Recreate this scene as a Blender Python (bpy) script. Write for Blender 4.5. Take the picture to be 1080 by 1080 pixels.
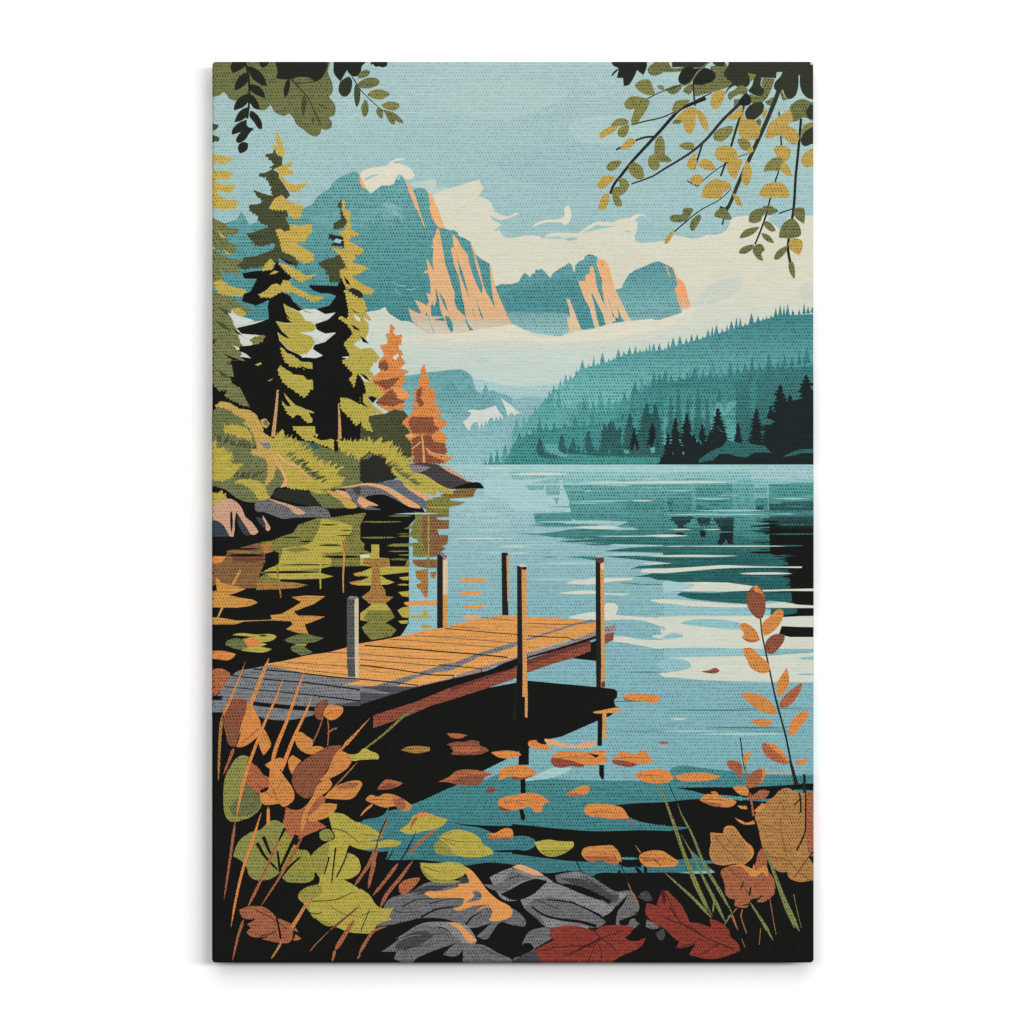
import bpy, math, random
import numpy as np
from mathutils.geometry import tessellate_polygon
from mathutils import Vector

for o in list(bpy.data.objects): bpy.data.objects.remove(o)
C = bpy.context.scene
# ---------------------------------------------------------------- scale: one photograph pixel in metres
S = 0.9144/950.0
DEPTH = 0.032            # depth of the stretched canvas
CZ = 1.5                 # height of the picture's centre on the wall
# ---------------------------------------------------------------- camera
DIST = 3.0
cd = bpy.data.cameras.new('camera'); cam = bpy.data.objects.new('camera', cd); C.collection.objects.link(cam)
cam.location = (0, -DEPTH-DIST, CZ); cam.rotation_euler = (math.radians(90), 0, 0)
cd.sensor_width = 36; cd.lens = 36*DIST/(1080*S); cd.clip_start = .05; cd.clip_end = 50
C.camera = cam
# ---------------------------------------------------------------- world: dim neutral room light
w = bpy.data.worlds.new('World'); C.world = w; w.use_nodes = True
bg = w.node_tree.nodes['Background']; bg.inputs[0].default_value = (1, 1, 1, 1); bg.inputs[1].default_value = 0.06
C.view_settings.view_transform = 'Standard'; C.view_settings.look = 'None'
C.view_settings.exposure = 0; C.view_settings.gamma = 1; C.view_settings.use_curve_mapping = False
# ---------------------------------------------------------------- studio lamps: softboxes right, above and (weaker) left
def softbox(name, loc, sx, sy, watts, target=(0, 0, CZ)):
    d = bpy.data.lights.new(name, 'AREA'); d.shape = 'RECTANGLE'; d.size = sx; d.size_y = sy; d.energy = watts
    o = bpy.data.objects.new(name, d); C.collection.objects.link(o); o.location = loc
    o.rotation_euler = (Vector(target)-Vector(loc)).to_track_quat('-Z', 'Y').to_euler()
softbox('softbox_right', (3.7, -6, CZ+0.9), 4.6, 1.0, 325)
softbox('softbox_above', (0.0, -6, CZ+3.9), 6.4, 4.6, 330)
softbox('softbox_left', (-2.3, -6, CZ+0.9), 3.2, 0.9, 82)
# ---------------------------------------------------------------- wall
def nodes(m):
    m.use_nodes = True; t = m.node_tree; t.nodes.clear()
    o = t.nodes.new('ShaderNodeOutputMaterial'); b = t.nodes.new('ShaderNodeBsdfPrincipled')
    t.links.new(b.outputs[0], o.inputs[0]); return t, b
m = bpy.data.materials.new('white_wall_paint'); t, b = nodes(m)
b.inputs['Roughness'].default_value = .9; b.inputs['Specular IOR Level'].default_value = .15
tc = t.nodes.new('ShaderNodeTexCoord'); n = t.nodes.new('ShaderNodeTexNoise'); n.inputs['Scale'].default_value = 160
r = t.nodes.new('ShaderNodeMapRange'); r.inputs[3].default_value = .925; r.inputs[4].default_value = .945
t.links.new(tc.outputs['Object'], n.inputs['Vector']); t.links.new(n.outputs[0], r.inputs[0])
t.links.new(r.outputs[0], b.inputs['Base Color'])
me = bpy.data.meshes.new('wall')
me.from_pydata([(-2.5, 0, 0), (2.5, 0, 0), (2.5, 0, 3), (-2.5, 0, 3), (-2.5, .1, 0), (2.5, .1, 0), (2.5, .1, 3), (-2.5, .1, 3)], [],
               [(0, 1, 2, 3), (5, 4, 7, 6), (1, 5, 6, 2), (4, 0, 3, 7), (3, 2, 6, 7), (4, 5, 1, 0)])
wall = bpy.data.objects.new('wall', me); C.collection.objects.link(wall); me.materials.append(m)
wall['kind'] = 'structure'

# ---------------------------------------------------------------- the stretched canvas: how a point of the print wraps
X0, X1, Y0, Y1 = 223.7, 858.0, 64.7, 1015.3      # silhouette in the photograph's pixels
RAD = 3.6                                        # edge rounding
AL = RAD*math.pi/2
IX0, IX1, IY0, IY1 = X0+RAD, X1-RAD, Y0+RAD, Y1-RAD
SIDE = DEPTH/S - RAD - 0.6
NSEG = 8
ARC = [AL*k/NSEG for k in range(NSEG+1)] + [AL+SIDE]
def wrap(px, py, lift):
    cx = min(max(px, IX0), IX1); cy = min(max(py, IY0), IY1)
    dx, dy = px-cx, py-cy; l = math.hypot(dx, dy)
    if l < 1e-6: return ((px-541)*S, -(DEPTH+lift), (540-py)*S)
    ux, uy = dx/l, dy/l
    if l <= AL:                     # the arc as NSEG straight facets, so that every layer bends on the same lines
        k = min(NSEG-1, int(l/AL*NSEG+1e-9)); t_ = l/AL*NSEG-k; a0, a1 = [math.pi/2*q/NSEG for q in (k, k+1)]
        nx = math.sin(a0)*(1-t_)+math.sin(a1)*t_; nd = math.cos(a0)*(1-t_)+math.cos(a1)*t_; rr = RAD*nx; dep = RAD*(1-nd)
    else: rr = RAD; dep = RAD+(l-AL); nx, nd = 1, 0
    return ((cx+ux*rr-541)*S + ux*nx*lift, -(DEPTH-dep*S+nd*lift), (540-(cy+uy*rr))*S - uy*nx*lift)
def clip(poly, ax, v, keep_less):
    out = []; n = len(poly)
    for i in range(n):
        a, b_ = poly[i], poly[(i+1) % n]
        ina = (a[ax] <= v) if keep_less else (a[ax] >= v); inb = (b_[ax] <= v) if keep_less else (b_[ax] >= v)
        if ina: out.append(a)
        if ina != inb:
            t_ = (v-a[ax])/(b_[ax]-a[ax]); q = [a[0]+t_*(b_[0]-a[0]), a[1]+t_*(b_[1]-a[1])]; q[ax] = v; out.append(tuple(q))
    return out
CUTS = [(0, [IX0-d for d in reversed(ARC)] + [IX1+d for d in ARC]), (1, [IY0-d for d in reversed(ARC)] + [IY1+d for d in ARC])]
def pieces(tri):
    todo = [tri]
    for ax, cuts in CUTS:
        nxt = []
        for p in todo:
            lo = min(q[ax] for q in p); hi = max(q[ax] for q in p)
            if hi <= cuts[0] or lo >= cuts[-1]: continue
            cur = p
            if lo < cuts[0]: cur = clip(cur, ax, cuts[0], False)
            if hi > cuts[-1]: cur = clip(cur, ax, cuts[-1], True)
            for c in cuts[1:-1]:
                if len(cur) < 3: break
                l2 = min(q[ax] for q in cur); h2 = max(q[ax] for q in cur)
                if l2 >= c or h2 <= c: continue
                a = clip(cur, ax, c, True); cur = clip(cur, ax, c, False)
                if len(a) > 2: nxt.append(a)
            if len(cur) > 2: nxt.append(cur)
        todo = nxt
    return todo

# ---------------------------------------------------------------- ink colours (sRGB of the print)
INK = {
 'CRMS': 'd9d8c6-d2d6c9:340:365~2',
 'CANVAS': 'd8d2c2', 'PINE': 'b58d5c',
 'SKY': 'a7c5c3-9bbfc0:65:260~3', 'SKYL': 'aac8c5', 'SKYD': '9cbebf', 'SKYW': 'bccfc8', 'SKYB': 'a1c5c8',
 'CRM': 'dad8c3-bdd4cf:300:425~2', 'CRMP': 'e0dcc6', 'CRMD': 'cdd3c4',
 'MT': '66a3a2-488c8f:190:330~3', 'MTL': '80b4b4-5d9c9c:200:250', 'MT2': '67a2a6-4e9196:270:318', 'MT2L': '559497-94bdbd:315:352', 'MT3': '5b9a9e-7fb2b4:285:340', 'MTH': '86b5bb',
 'PCH': 'eab276-e0b386:230:345', 'PCHM': 'cdb99b-d6cdb4:335:352', 'PCH2': 'ecb078-dcc4a0:290:345', 'PCHO': 'f0a36d-d9b48f:310:327',
 'HIL1': '6ba6ab-92bfc1:395:490', 'HIL2': '5e9da1-8cbdc0:400:470', 'HIL0': 'aaccca-9fc4c5:405:430', 'HIL9': '8fbabb-86b6b8:420:450', 'SNOW': 'd3dad0',
 'FOR1': '3c8387-6db3b0:335:425~4', 'FOR2': '4b9594-62aca8:395:460~4', 'FOR3': '37807f-47948f:425:485~4', 'FOR4': '336f6f-2a6463:430:485~4', 'FOR5': '39807f-56a29e:405:460~3', 'FORB': '3f8d88',
 'FDK': '2f5a5b-223f42:430:480', 'FBK': '1b2324', 'FTL': '3a7775-2f6665:390:480', 'FTD': '2a5656-2f6461:440:485', 'FSH': '5fa6a4',
 'K': '131312', 'KB': '1e2224', 'KG': '2a2c26',
 'WAT': 'a0c5c7-84b6bc:490:650~2', 'WATB': '86b8bf-7fb3ba:640:800~2', 'WATL': 'a6cdcd', 'WATT': '93c5c5-519593:492:545~5', 'WATD': '4d9693-24605f:508:590~4', 'WATM': '6aadab-357a78:495:575~4', 'WATK': '33716f-1b2425:515:562', 'WATE': '3c7f7c-28625f:545:575', 'WLN': 'a5cdcb', 'WLB': '90bfc5', 'WCR': 'd5d9c8', 'WTE': '44888a-3b777e:815:920~3', 'KR': '2f6463-171717:540:558', 'WTG': '4b9592', 'WGD': '8cbfc2',
 'OL': '75784a~12x60', 'OLD': '484c31', 'OLG': '6b7344', 'OLB': '70764a', 'OLR': '7f7d3b', 'MU': 'c9ab4a-b9a946:270:350', 'MUY': 'c6ab48-b8a944:250:340', 'YG': 'baaa42~6x40', 'YGD': '989138', 'TN': 'c9a450', 'TNP': 'c99a62',
 'OR': 'dd883f~6x40', 'ORL': 'e89c50', 'ORD': 'af643d~6x40', 'BR': '8a5138~8x40', 'BRD': '75452f', 'BRR': '86603a', 'BRO': 'a5773b',
 'GR': '6c6b6c~22x70', 'GRB': '676c74~18x70', 'GRL': '858486~14x60', 'GRD': '47474a~15x70', 'GRP': '8a7c7c', 'PK': 'd0a184', 'PKO': 'e2a571', 'BLG': '39424c', 'RKD': '453f42',
 'DK': 'e0994b-e5a052:640:720~5x30', 'DKL': 'eda450', 'DKG': '7b7d80~6x40', 'DKGD': '4e5154', 'DKP': '9b8481', 'DKR': '8f4a37~8x50', 'DKRD': '6e3931', 'DLN': '6b5a49', 'PST': 'd99a50', 'PSTL': 'dcc39c', 'PSTG': '515455', 'PSTK': '201d1d', 'PSTC': 'cfc29c',
 'LFG': '8b8b44', 'LFD': '6a6d42', 'LFY': 'b4a741~7x40', 'LFYD': '97903c', 'LFR': '8a372b~10x40', 'LFRD': '4a231d', 'LFB': 'a3603f~8x40', 'LFT': 'ae7c42~12x40', 'LFO': 'd3883f~6x40', 'STG': '787f48', 'STO': 'c98544', 'STB': 'a5673a', 'HBD': '22241f', 'HOL': '6e7144', 'HOG': '827f45', 'HGD': 'bb9c49', 'HDK': '33372a', 'HOD': '4a4d33',
 'ORT': 'cd923f',
}
# ---------------------------------------------------------------- ink materials (weave of the cloth in every one)
def lin(c):
    c /= 255.; return c/12.92 if c <= .04045 else ((c+.055)/1.055)**2.4
def hexc(h):
    c = [lin(int(h[i:i+2], 16)) for i in (0, 2, 4)]; l = .3*c[0]+.6*c[1]+.1*c[2]
    s, d = (.95, .95) if l > .02 else (1, 1)
    if l > .45: s, d = .95, 1.0
    return tuple(max(0, (l+(v-l)*s)*d) for v in c)
EXPO = 1.28   # how bright a perfectly white print would render
def group_weave():
    g = bpy.data.node_groups.new('canvas_weave', 'ShaderNodeTree')
    g.interface.new_socket('Hole', in_out='OUTPUT', socket_type='NodeSocketFloat')
    g.interface.new_socket('Thread', in_out='OUTPUT', socket_type='NodeSocketFloat')
    N, L = g.nodes, g.links
    out = N.new('NodeGroupOutput'); tc = N.new('ShaderNodeTexCoord'); sp = N.new('ShaderNodeSeparateXYZ')
    L.new(tc.outputs['Object'], sp.inputs[0])
    def M(op, a, b=None, c=None):
        n = N.new('ShaderNodeMath'); n.operation = op
        for i, v in enumerate((a, b, c)):
            if v is None: continue
            if isinstance(v, (int, float)): n.inputs[i].default_value = v
            else: L.new(v, n.inputs[i])
        return n.outputs[0]
    wob = N.new('ShaderNodeTexNoise'); wob.inputs['Scale'].default_value = 22; L.new(tc.outputs['Object'], wob.inputs['Vector'])
    # x along, plus depth so that the weave runs on round the sides
    xx = M('DIVIDE', M('ADD', sp.outputs[0], sp.outputs[1]), S*2.95)
    zz = M('DIVIDE', M('ADD', sp.outputs[2], sp.outputs[1]), S*3.38)
    zz = M('ADD', zz, M('MULTIPLY', wob.outputs[0], .6)); zz = M('ADD', zz, M('MULTIPLY', M('SINE', M('MULTIPLY', xx, 2*math.pi)), .13))
    row = M('FLOOR', zz); fz = M('SUBTRACT', zz, row)
    rx = M('ADD', xx, M('MULTIPLY', row, .41)); rx = M('ADD', rx, M('MULTIPLY', wob.outputs[0], 2.5))
    hx = M('MULTIPLY_ADD', M('COSINE', M('MULTIPLY', rx, 2*math.pi)), .5, .5)
    hz = M('MULTIPLY_ADD', M('COSINE', M('MULTIPLY', M('SUBTRACT', fz, .5), 2*math.pi)), .5, .5)
    hole = M('MULTIPLY', M('POWER', hx, 1.0), M('POWER', hz, 1.0))
    brk = N.new('ShaderNodeTexNoise'); brk.inputs['Scale'].default_value = 330; brk.inputs['Detail'].default_value = 1
    L.new(tc.outputs['Object'], brk.inputs['Vector'])
    br = N.new('ShaderNodeMapRange'); br.inputs[1].default_value = .35; br.inputs[2].default_value = .65
    br.inputs[3].default_value = .45; br.inputs[4].default_value = 1.25; L.new(brk.outputs[0], br.inputs[0])
    hole = M('MULTIPLY', hole, br.outputs[0])
    mp = N.new('ShaderNodeMapping'); mp.inputs['Scale'].default_value = (40, 40, 900); L.new(tc.outputs['Object'], mp.inputs[0])
    th = N.new('ShaderNodeTexNoise'); th.inputs['Scale'].default_value = 1; th.inputs['Detail'].default_value = 2; L.new(mp.outputs[0], th.inputs['Vector'])
    L.new(hole, out.inputs[0]); L.new(th.outputs[0], out.inputs[1])
    return g
WEAVE = group_weave()
def ink(key, spec):
    """spec: 'rrggbb' or 'rrggbb-rrggbb:y0:y1' (a printed gradient from y0 to y1), '~aa' appended: soft mottling"""
    m = bpy.data.materials.new('ink_'+key); t, b = nodes(m); N, L = t.nodes, t.links
    mott = 0.0; msc = 1.3
    if '~' in spec:
        spec, q = spec.split('~')
        if 'x' in q: q, z_ = q.split('x'); msc = float(z_)
        mott = int(q)/100.
    if '-' in spec:
        cc, y0, y1 = spec.split(':'); c0, c1 = [hexc(h) for h in cc.split('-')]; y0 = float(y0); y1 = float(y1)
        tc = N.new('ShaderNodeTexCoord'); sp = N.new('ShaderNodeSeparateXYZ'); L.new(tc.outputs['Object'], sp.inputs[0])
        mr = N.new('ShaderNodeMapRange'); L.new(sp.outputs[2], mr.inputs[0])
        mr.inputs[1].default_value = (540-y0)*S; mr.inputs[2].default_value = (540-y1)*S
        mx = N.new('ShaderNodeMix'); mx.data_type = 'RGBA'; L.new(mr.outputs[0], mx.inputs[0])
        mx.inputs[6].default_value = (*c0, 1); mx.inputs[7].default_value = (*c1, 1)
        col = mx.outputs[2]; c = [(a+b_)/2 for a, b_ in zip(c0, c1)]
    else:
        c = hexc(spec); rgb = N.new('ShaderNodeRGB'); rgb.outputs[0].default_value = (*c, 1); col = rgb.outputs[0]
    lum = .3*c[0]+.6*c[1]+.1*c[2]
    if lum < .02: k = -.5
    elif lum < .05: k = .78*(lum-.02)/.03*.6+.2
    elif lum < .22: k = .92
    else: k = .75*max(0, (0.64-lum)/.42)**1.1+.13
    g = N.new('ShaderNodeGroup'); g.node_tree = WEAVE
    f = N.new('ShaderNodeMath'); f.operation = 'MULTIPLY_ADD'; L.new(g.outputs[0], f.inputs[0]); f.inputs[1].default_value = -k; f.inputs[2].default_value = (1+max(k, 0)*.31)/EXPO
    f2 = N.new('ShaderNodeMapRange'); L.new(g.outputs[1], f2.inputs[0]); f2.inputs[1].default_value = .25; f2.inputs[2].default_value = .75
    f2.inputs[3].default_value = .90 if lum < .35 else .94; f2.inputs[4].default_value = 1.10 if lum < .35 else 1.06
    f3 = N.new('ShaderNodeMath'); f3.operation = 'MULTIPLY'; L.new(f.outputs[0], f3.inputs[0]); L.new(f2.outputs[0], f3.inputs[1])
    fac = f3.outputs[0]
    if mott:
        tc2 = N.new('ShaderNodeTexCoord'); mp = N.new('ShaderNodeMapping'); mp.inputs['Scale'].default_value = (5, 5, 14)
        L.new(tc2.outputs['Object'], mp.inputs[0])
        nz = N.new('ShaderNodeTexNoise'); nz.inputs['Scale'].default_value = msc; nz.inputs['Detail'].default_value = 4; L.new(mp.outputs[0], nz.inputs['Vector'])
        r_ = N.new('ShaderNodeMapRange'); L.new(nz.outputs[0], r_.inputs[0]); r_.inputs[1].default_value = .35; r_.inputs[2].default_value = .65
        r_.inputs[3].default_value = 1-mott; r_.inputs[4].default_value = 1+mott
        f4 = N.new('ShaderNodeMath'); f4.operation = 'MULTIPLY'; L.new(fac, f4.inputs[0]); L.new(r_.outputs[0], f4.inputs[1]); fac = f4.outputs[0]
    tc3 = N.new('ShaderNodeTexCoord'); cn = N.new('ShaderNodeTexNoise'); cn.inputs['Scale'].default_value = 420; cn.inputs['Detail'].default_value = 1
    L.new(tc3.outputs['Object'], cn.inputs['Vector'])
    cm = N.new('ShaderNodeVectorMath'); cm.operation = 'MULTIPLY_ADD'; L.new(cn.outputs['Color'], cm.inputs[0])
    q_ = (.34 if lum < .3 else .15) if lum > .02 else .2
    cm.inputs[1].default_value = (q_,)*3; cm.inputs[2].default_value = (1-q_/2,)*3
    cx = N.new('ShaderNodeVectorMath'); cx.operation = 'MULTIPLY'; L.new(col, cx.inputs[0]); L.new(cm.outputs[0], cx.inputs[1]); col = cx.outputs[0]
    vm = N.new('ShaderNodeVectorMath'); vm.operation = 'SCALE'; L.new(col, vm.inputs[0]); L.new(fac, vm.inputs['Scale'])
    L.new(vm.outputs[0], b.inputs['Base Color'])
    b.inputs['Roughness'].default_value = .75; b.inputs['Specular IOR Level'].default_value = .06
    bp = N.new('ShaderNodeBump'); bp.invert = True; bp.inputs['Strength'].default_value = .12; bp.inputs['Distance'].default_value = .0004
    L.new(g.outputs[0], bp.inputs['Height']); L.new(bp.outputs[0], b.inputs['Normal'])
    return m
MATS = {}; DEBUG = False
def mat(key):
    if key not in MATS: MATS[key] = ink(key, INK[key])
    return MATS[key]

# ---------------------------------------------------------------- the printed shapes
LIFT0 = .00003; STEP = .000006
GR = 0.6
gx0, gy0 = 180, 20; GW, GH = int(730*GR)+2, int(1050*GR)+2
LEV = np.zeros((GH, GW), np.int16)
class Part:
    def __init__(s, name, parent, label=None): s.name, s.parent, s.label, s.polys = name, parent, label, []
SOFT = {'leaf', 'floating_leaf', 'maple_leaf', 'leafy_twig', 'oak_spray', 'leafy_branch', 'boulder', 'rock', 'shallow_water', 'hill', 'bank', 'path'}
PARTS = {}; ORDER = []
def push(v, lo, hi):
    if v <= lo+1.2: return lo-60
    if v >= hi-1.2: return hi+60
    return v
def cover(pts):
    a = (np.array(pts)-[gx0, gy0])*GR
    lo = np.floor(a.min(0)).astype(int)-1; hi = np.ceil(a.max(0)).astype(int)+2
    lo = np.maximum(lo, 0); hi = np.minimum(hi, [GW, GH])
    if hi[0] <= lo[0] or hi[1] <= lo[1]: return None
    ys, xs = np.mgrid[lo[1]:hi[1], lo[0]:hi[0]]; inside = np.zeros(xs.shape, bool)
    n = len(a)
    for i in range(n):
        (x1, y1), (x2, y2) = a[i], a[(i+1) % n]
        if y1 != y2:
            c = ((y1 > ys+.5) != (y2 > ys+.5)) & (xs+.5 < (x2-x1)*(ys+.5-y1)/(y2-y1)+x1); inside ^= c
        k = int(max(abs(x2-x1), abs(y2-y1))*1.5)+2; tt = np.linspace(0, 1, k)
        ex = np.clip((x1+(x2-x1)*tt).astype(int)-lo[0], 0, xs.shape[1]-1); ey = np.clip((y1+(y2-y1)*tt).astype(int)-lo[1], 0, xs.shape[0]-1)
        inside[ey, ex] = True
    # one cell of margin
    d = inside.copy(); d[1:] |= inside[:-1]; d[:-1] |= inside[1:]; d[:, 1:] |= inside[:, :-1]; d[:, :-1] |= inside[:, 1:]
    return slice(lo[1], hi[1]), slice(lo[0], hi[0]), d
def add(part, col, pts):
    pts = [(push(x, X0, X1), push(y, Y0, Y1)) for x, y in pts]
    c = cover([(min(max(x, 182), 900), min(max(y, 22), 1060)) for x, y in pts])
    if c is None: return
    sy, sx, d = c; sub = LEV[sy, sx]; lv = int(sub[d].max())+1; sub[d] = lv
    part.polys.append((col, pts, lv))
def group_add(part, col, many):
    cs = [(pts, cover(pts)) for pts in many]; lv = 1+max([int(LEV[c[0], c[1]][c[2]].max()) for _, c in cs if c] or [0])
    for pts, c in cs:
        if c is None: continue
        LEV[c[0], c[1]][c[2]] = lv
        part.polys.append((col, [(push(x, X0, X1), push(y, Y0, Y1)) for x, y in pts], lv))
def smooth(pts, n=4, closed=True):
    out = []; m_ = len(pts)
    for i in range(m_ if closed else m_-1):
        if closed: p0, p1, p2, p3 = pts[i-1], pts[i], pts[(i+1) % m_], pts[(i+2) % m_]
        else: p0, p1, p2, p3 = pts[max(i-1, 0)], pts[i], pts[i+1], pts[min(i+2, m_-1)]
        l = math.dist(p1, p2); l0 = math.dist(p0, p1) or 1; l3 = math.dist(p2, p3) or 1
        s1 = min(1, l/l0) if l else 1; s3 = min(1, l/l3) if l else 1
        t1 = ((p2[0]-p0[0])*.5*s1, (p2[1]-p0[1])*.5*s1); t2 = ((p3[0]-p1[0])*.5*s3, (p3[1]-p1[1])*.5*s3)
        if s1 < 1 and False: pass
        for k in range(n):
            t = k/n; a, b_, c, d = 2*t**3-3*t*t+1, t**3-2*t*t+t, -2*t**3+3*t*t, t**3-t*t
            out.append((a*p1[0]+b_*t1[0]+c*p2[0]+d*t2[0], a*p1[1]+b_*t1[1]+c*p2[1]+d*t2[1]))
    if not closed: out.append(pts[-1])
    return out
def soften(pts):
    out = []; m_ = len(pts)
    def tang(i):
        a, b_, c = pts[i-1], pts[i], pts[(i+1) % m_]; l0 = math.dist(a, b_); l1 = math.dist(b_, c)
        if l0 < 1e-6 or l1 < 1e-6: return 0, 0
        u = ((b_[0]-a[0])/l0, (b_[1]-a[1])/l0); v = ((c[0]-b_[0])/l1, (c[1]-b_[1])/l1); d = u[0]*v[0]+u[1]*v[1]
        if d < .25: return 0, 0
        s = ((u[0]+v[0]), (u[1]+v[1])); q = math.hypot(*s); return s[0]/q, s[1]/q
    T_ = [tang(i) for i in range(m_)]
    for i in range(m_):
        p1, p2 = pts[i], pts[(i+1) % m_]; l = math.dist(p1, p2); t1 = T_[i]; t2 = T_[(i+1) % m_]
        n = max(1, min(5, int(l/1.6)))
        if t1 == (0, 0) and t2 == (0, 0): n = 1
        for lo_, ax_ in ((X0+1.3, 0), (Y0+1.3, 1)):
            if p1[ax_] < lo_ and p2[ax_] < lo_: n = 1
        for hi_, ax_ in ((X1-1.3, 0), (Y1-1.3, 1)):
            if p1[ax_] > hi_ and p2[ax_] > hi_: n = 1
        dx, dy = (p2[0]-p1[0]), (p2[1]-p1[1])
        a1 = (t1[0]*l, t1[1]*l) if t1 != (0, 0) else (1.5*dx-.5*t2[0]*l, 1.5*dy-.5*t2[1]*l)
        a2 = (t2[0]*l, t2[1]*l) if t2 != (0, 0) else (1.5*dx-.5*t1[0]*l, 1.5*dy-.5*t1[1]*l)
        for k in range(n):
            t = k/n; a, b_, c, d = 2*t**3-3*t*t+1, t**3-2*t*t+t, -2*t**3+3*t*t, t**3-t*t
            out.append((a*p1[0]+b_*a1[0]+c*p2[0]+d*a2[0], a*p1[1]+b_*a1[1]+c*p2[1]+d*a2[1]))
    return out
def good(pts):
    pts = [(push(x, X0, X1), push(y, Y0, Y1)) for x, y in pts]
    A_ = abs(sum(pts[i-1][0]*pts[i][1]-pts[i][0]*pts[i-1][1] for i in range(len(pts))))/2
    T_ = sum(abs((pts[b2][0]-pts[a2][0])*(pts[c2][1]-pts[a2][1])-(pts[c2][0]-pts[a2][0])*(pts[b2][1]-pts[a2][1])) for a2, b2, c2 in tessellate_polygon([[Vector((x, y, 0)) for x, y in pts]]))/2
    return abs(A_-T_) < .03*A_+.5
def conifer(x, yt, yb, hw, rnd, tier=3.4):
    n = max(4, int((yb-yt)/tier)); Rr, Ll = [], []
    for side, lst in ((1, Rr), (-1, Ll)):
        for i in range(1, n+1):
            f = i/n; y = yt+(yb-yt)*f; r_ = hw*f**.85*rnd.uniform(.6, 1.12)+.4; dy = (yb-yt)/n
            lst.append((x+side*r_, y+rnd.uniform(-.2, .35)*dy)); 
            if i < n: lst.append((x+side*r_*rnd.uniform(.35, .6), y+rnd.uniform(.15, .35)*dy))
    return [(x, yt)]+Rr+Ll[::-1]
def tuft(pts, ln, dens, dx, dy, rnd):
    out = []
    for a, b_ in zip(pts, pts[1:]):
        l = math.dist(a, b_); n = max(1, int(l*dens))
        for i in range(n):
            t = (i+rnd.random())/n; x, y = a[0]+(b_[0]-a[0])*t, a[1]+(b_[1]-a[1])*t; L_ = ln*rnd.uniform(.5, 1.2)
            ex, ey = dx+rnd.uniform(-.35, .35), dy+rnd.uniform(-.35, .35); q = math.hypot(ex, ey); ex /= q; ey /= q; w_ = .9
            px, py = -ey*w_, ex*w_; c1 = (x+ex*L_*.6+px*.8, y+ey*L_*.6+py*.8+.3)
            out.append([(x-px-ex*2, y-py-ey*2), (x+px-ex*2, y+py-ey*2), c1, (x+ex*L_, y+ey*L_+rnd.uniform(0, 1)), (x+ex*L_*.5-px*.6, y+ey*L_*.5-py*.6)])
    return out
def jagged(pts, rnd, amp=1.0, step=1.7):
    n = len(pts); A2 = sum(pts[i-1][0]*pts[i][1]-pts[i][0]*pts[i-1][1] for i in range(n))
    if abs(A2) < 60: return pts
    s = -1 if A2 > 0 else 1; out = []
    for i in range(n):
        a, b_ = pts[i], pts[(i+1) % n]; l = math.dist(a, b_); out.append(a)
        k = int(l/step)
        if l < 1e-6: continue
        nx, ny = -(b_[1]-a[1])/l*s, (b_[0]-a[0])/l*s
        for j in range(1, k):
            t = j/k + rnd.uniform(-.2, .2)/k; o_ = rnd.uniform(.5, 1.9)*amp if j % 2 else rnd.uniform(-.5, .1)
            if ny < -.3: o_ *= .6
            out.append((a[0]+(b_[0]-a[0])*t+nx*o_, a[1]+(b_[1]-a[1])*t+ny*o_+(.5 if j % 2 else 0)))
    return out if good(out) else pts
def stroke(pts, w0, w1, n=5, tip=False):
    if len(pts) == 2 and tip: pts = [pts[0], tuple((a+b_)/2 for a, b_ in zip(*pts)), pts[1]]
    p = smooth(pts, n, False) if len(pts) > 2 else pts
    L_, R_ = [], []; m_ = len(p)
    for i in range(m_):
        a, b_ = p[max(i-1, 0)], p[min(i+1, m_-1)]; l = math.dist(a, b_) or 1
        nx, ny = -(b_[1]-a[1])/l, (b_[0]-a[0])/l; w_ = (w0+(w1-w0)*i/(m_-1))/2; w_ *= min(1, .12+4.5*min(i, m_-1-i)/(m_-1)) if tip else 1
        L_.append((p[i][0]+nx*w_, p[i][1]+ny*w_)); R_.append((p[i][0]-nx*w_, p[i][1]-ny*w_))
    return L_+R_[::-1]
def leaf(x0, y0, x1, y1, w_, bend=0):
    n = 9; dx, dy = x1-x0, y1-y0; l = math.hypot(dx, dy); nx, ny = -dy/l, dx/l; L_, R_ = [], []
    for i in range(n+1):
        t = i/n; h = w_/2*math.sin(math.pi*t**.85)**.8 if 0 < t < 1 else 0; q = bend*math.sin(math.pi*t)
        L_.append((x0+dx*t+nx*(h+q), y0+dy*t+ny*(h+q)))
        if 0 < i < n: R_.append((x0+dx*t+nx*(q-h), y0+dy*t+ny*(q-h)))
    return L_+R_[::-1]
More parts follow.
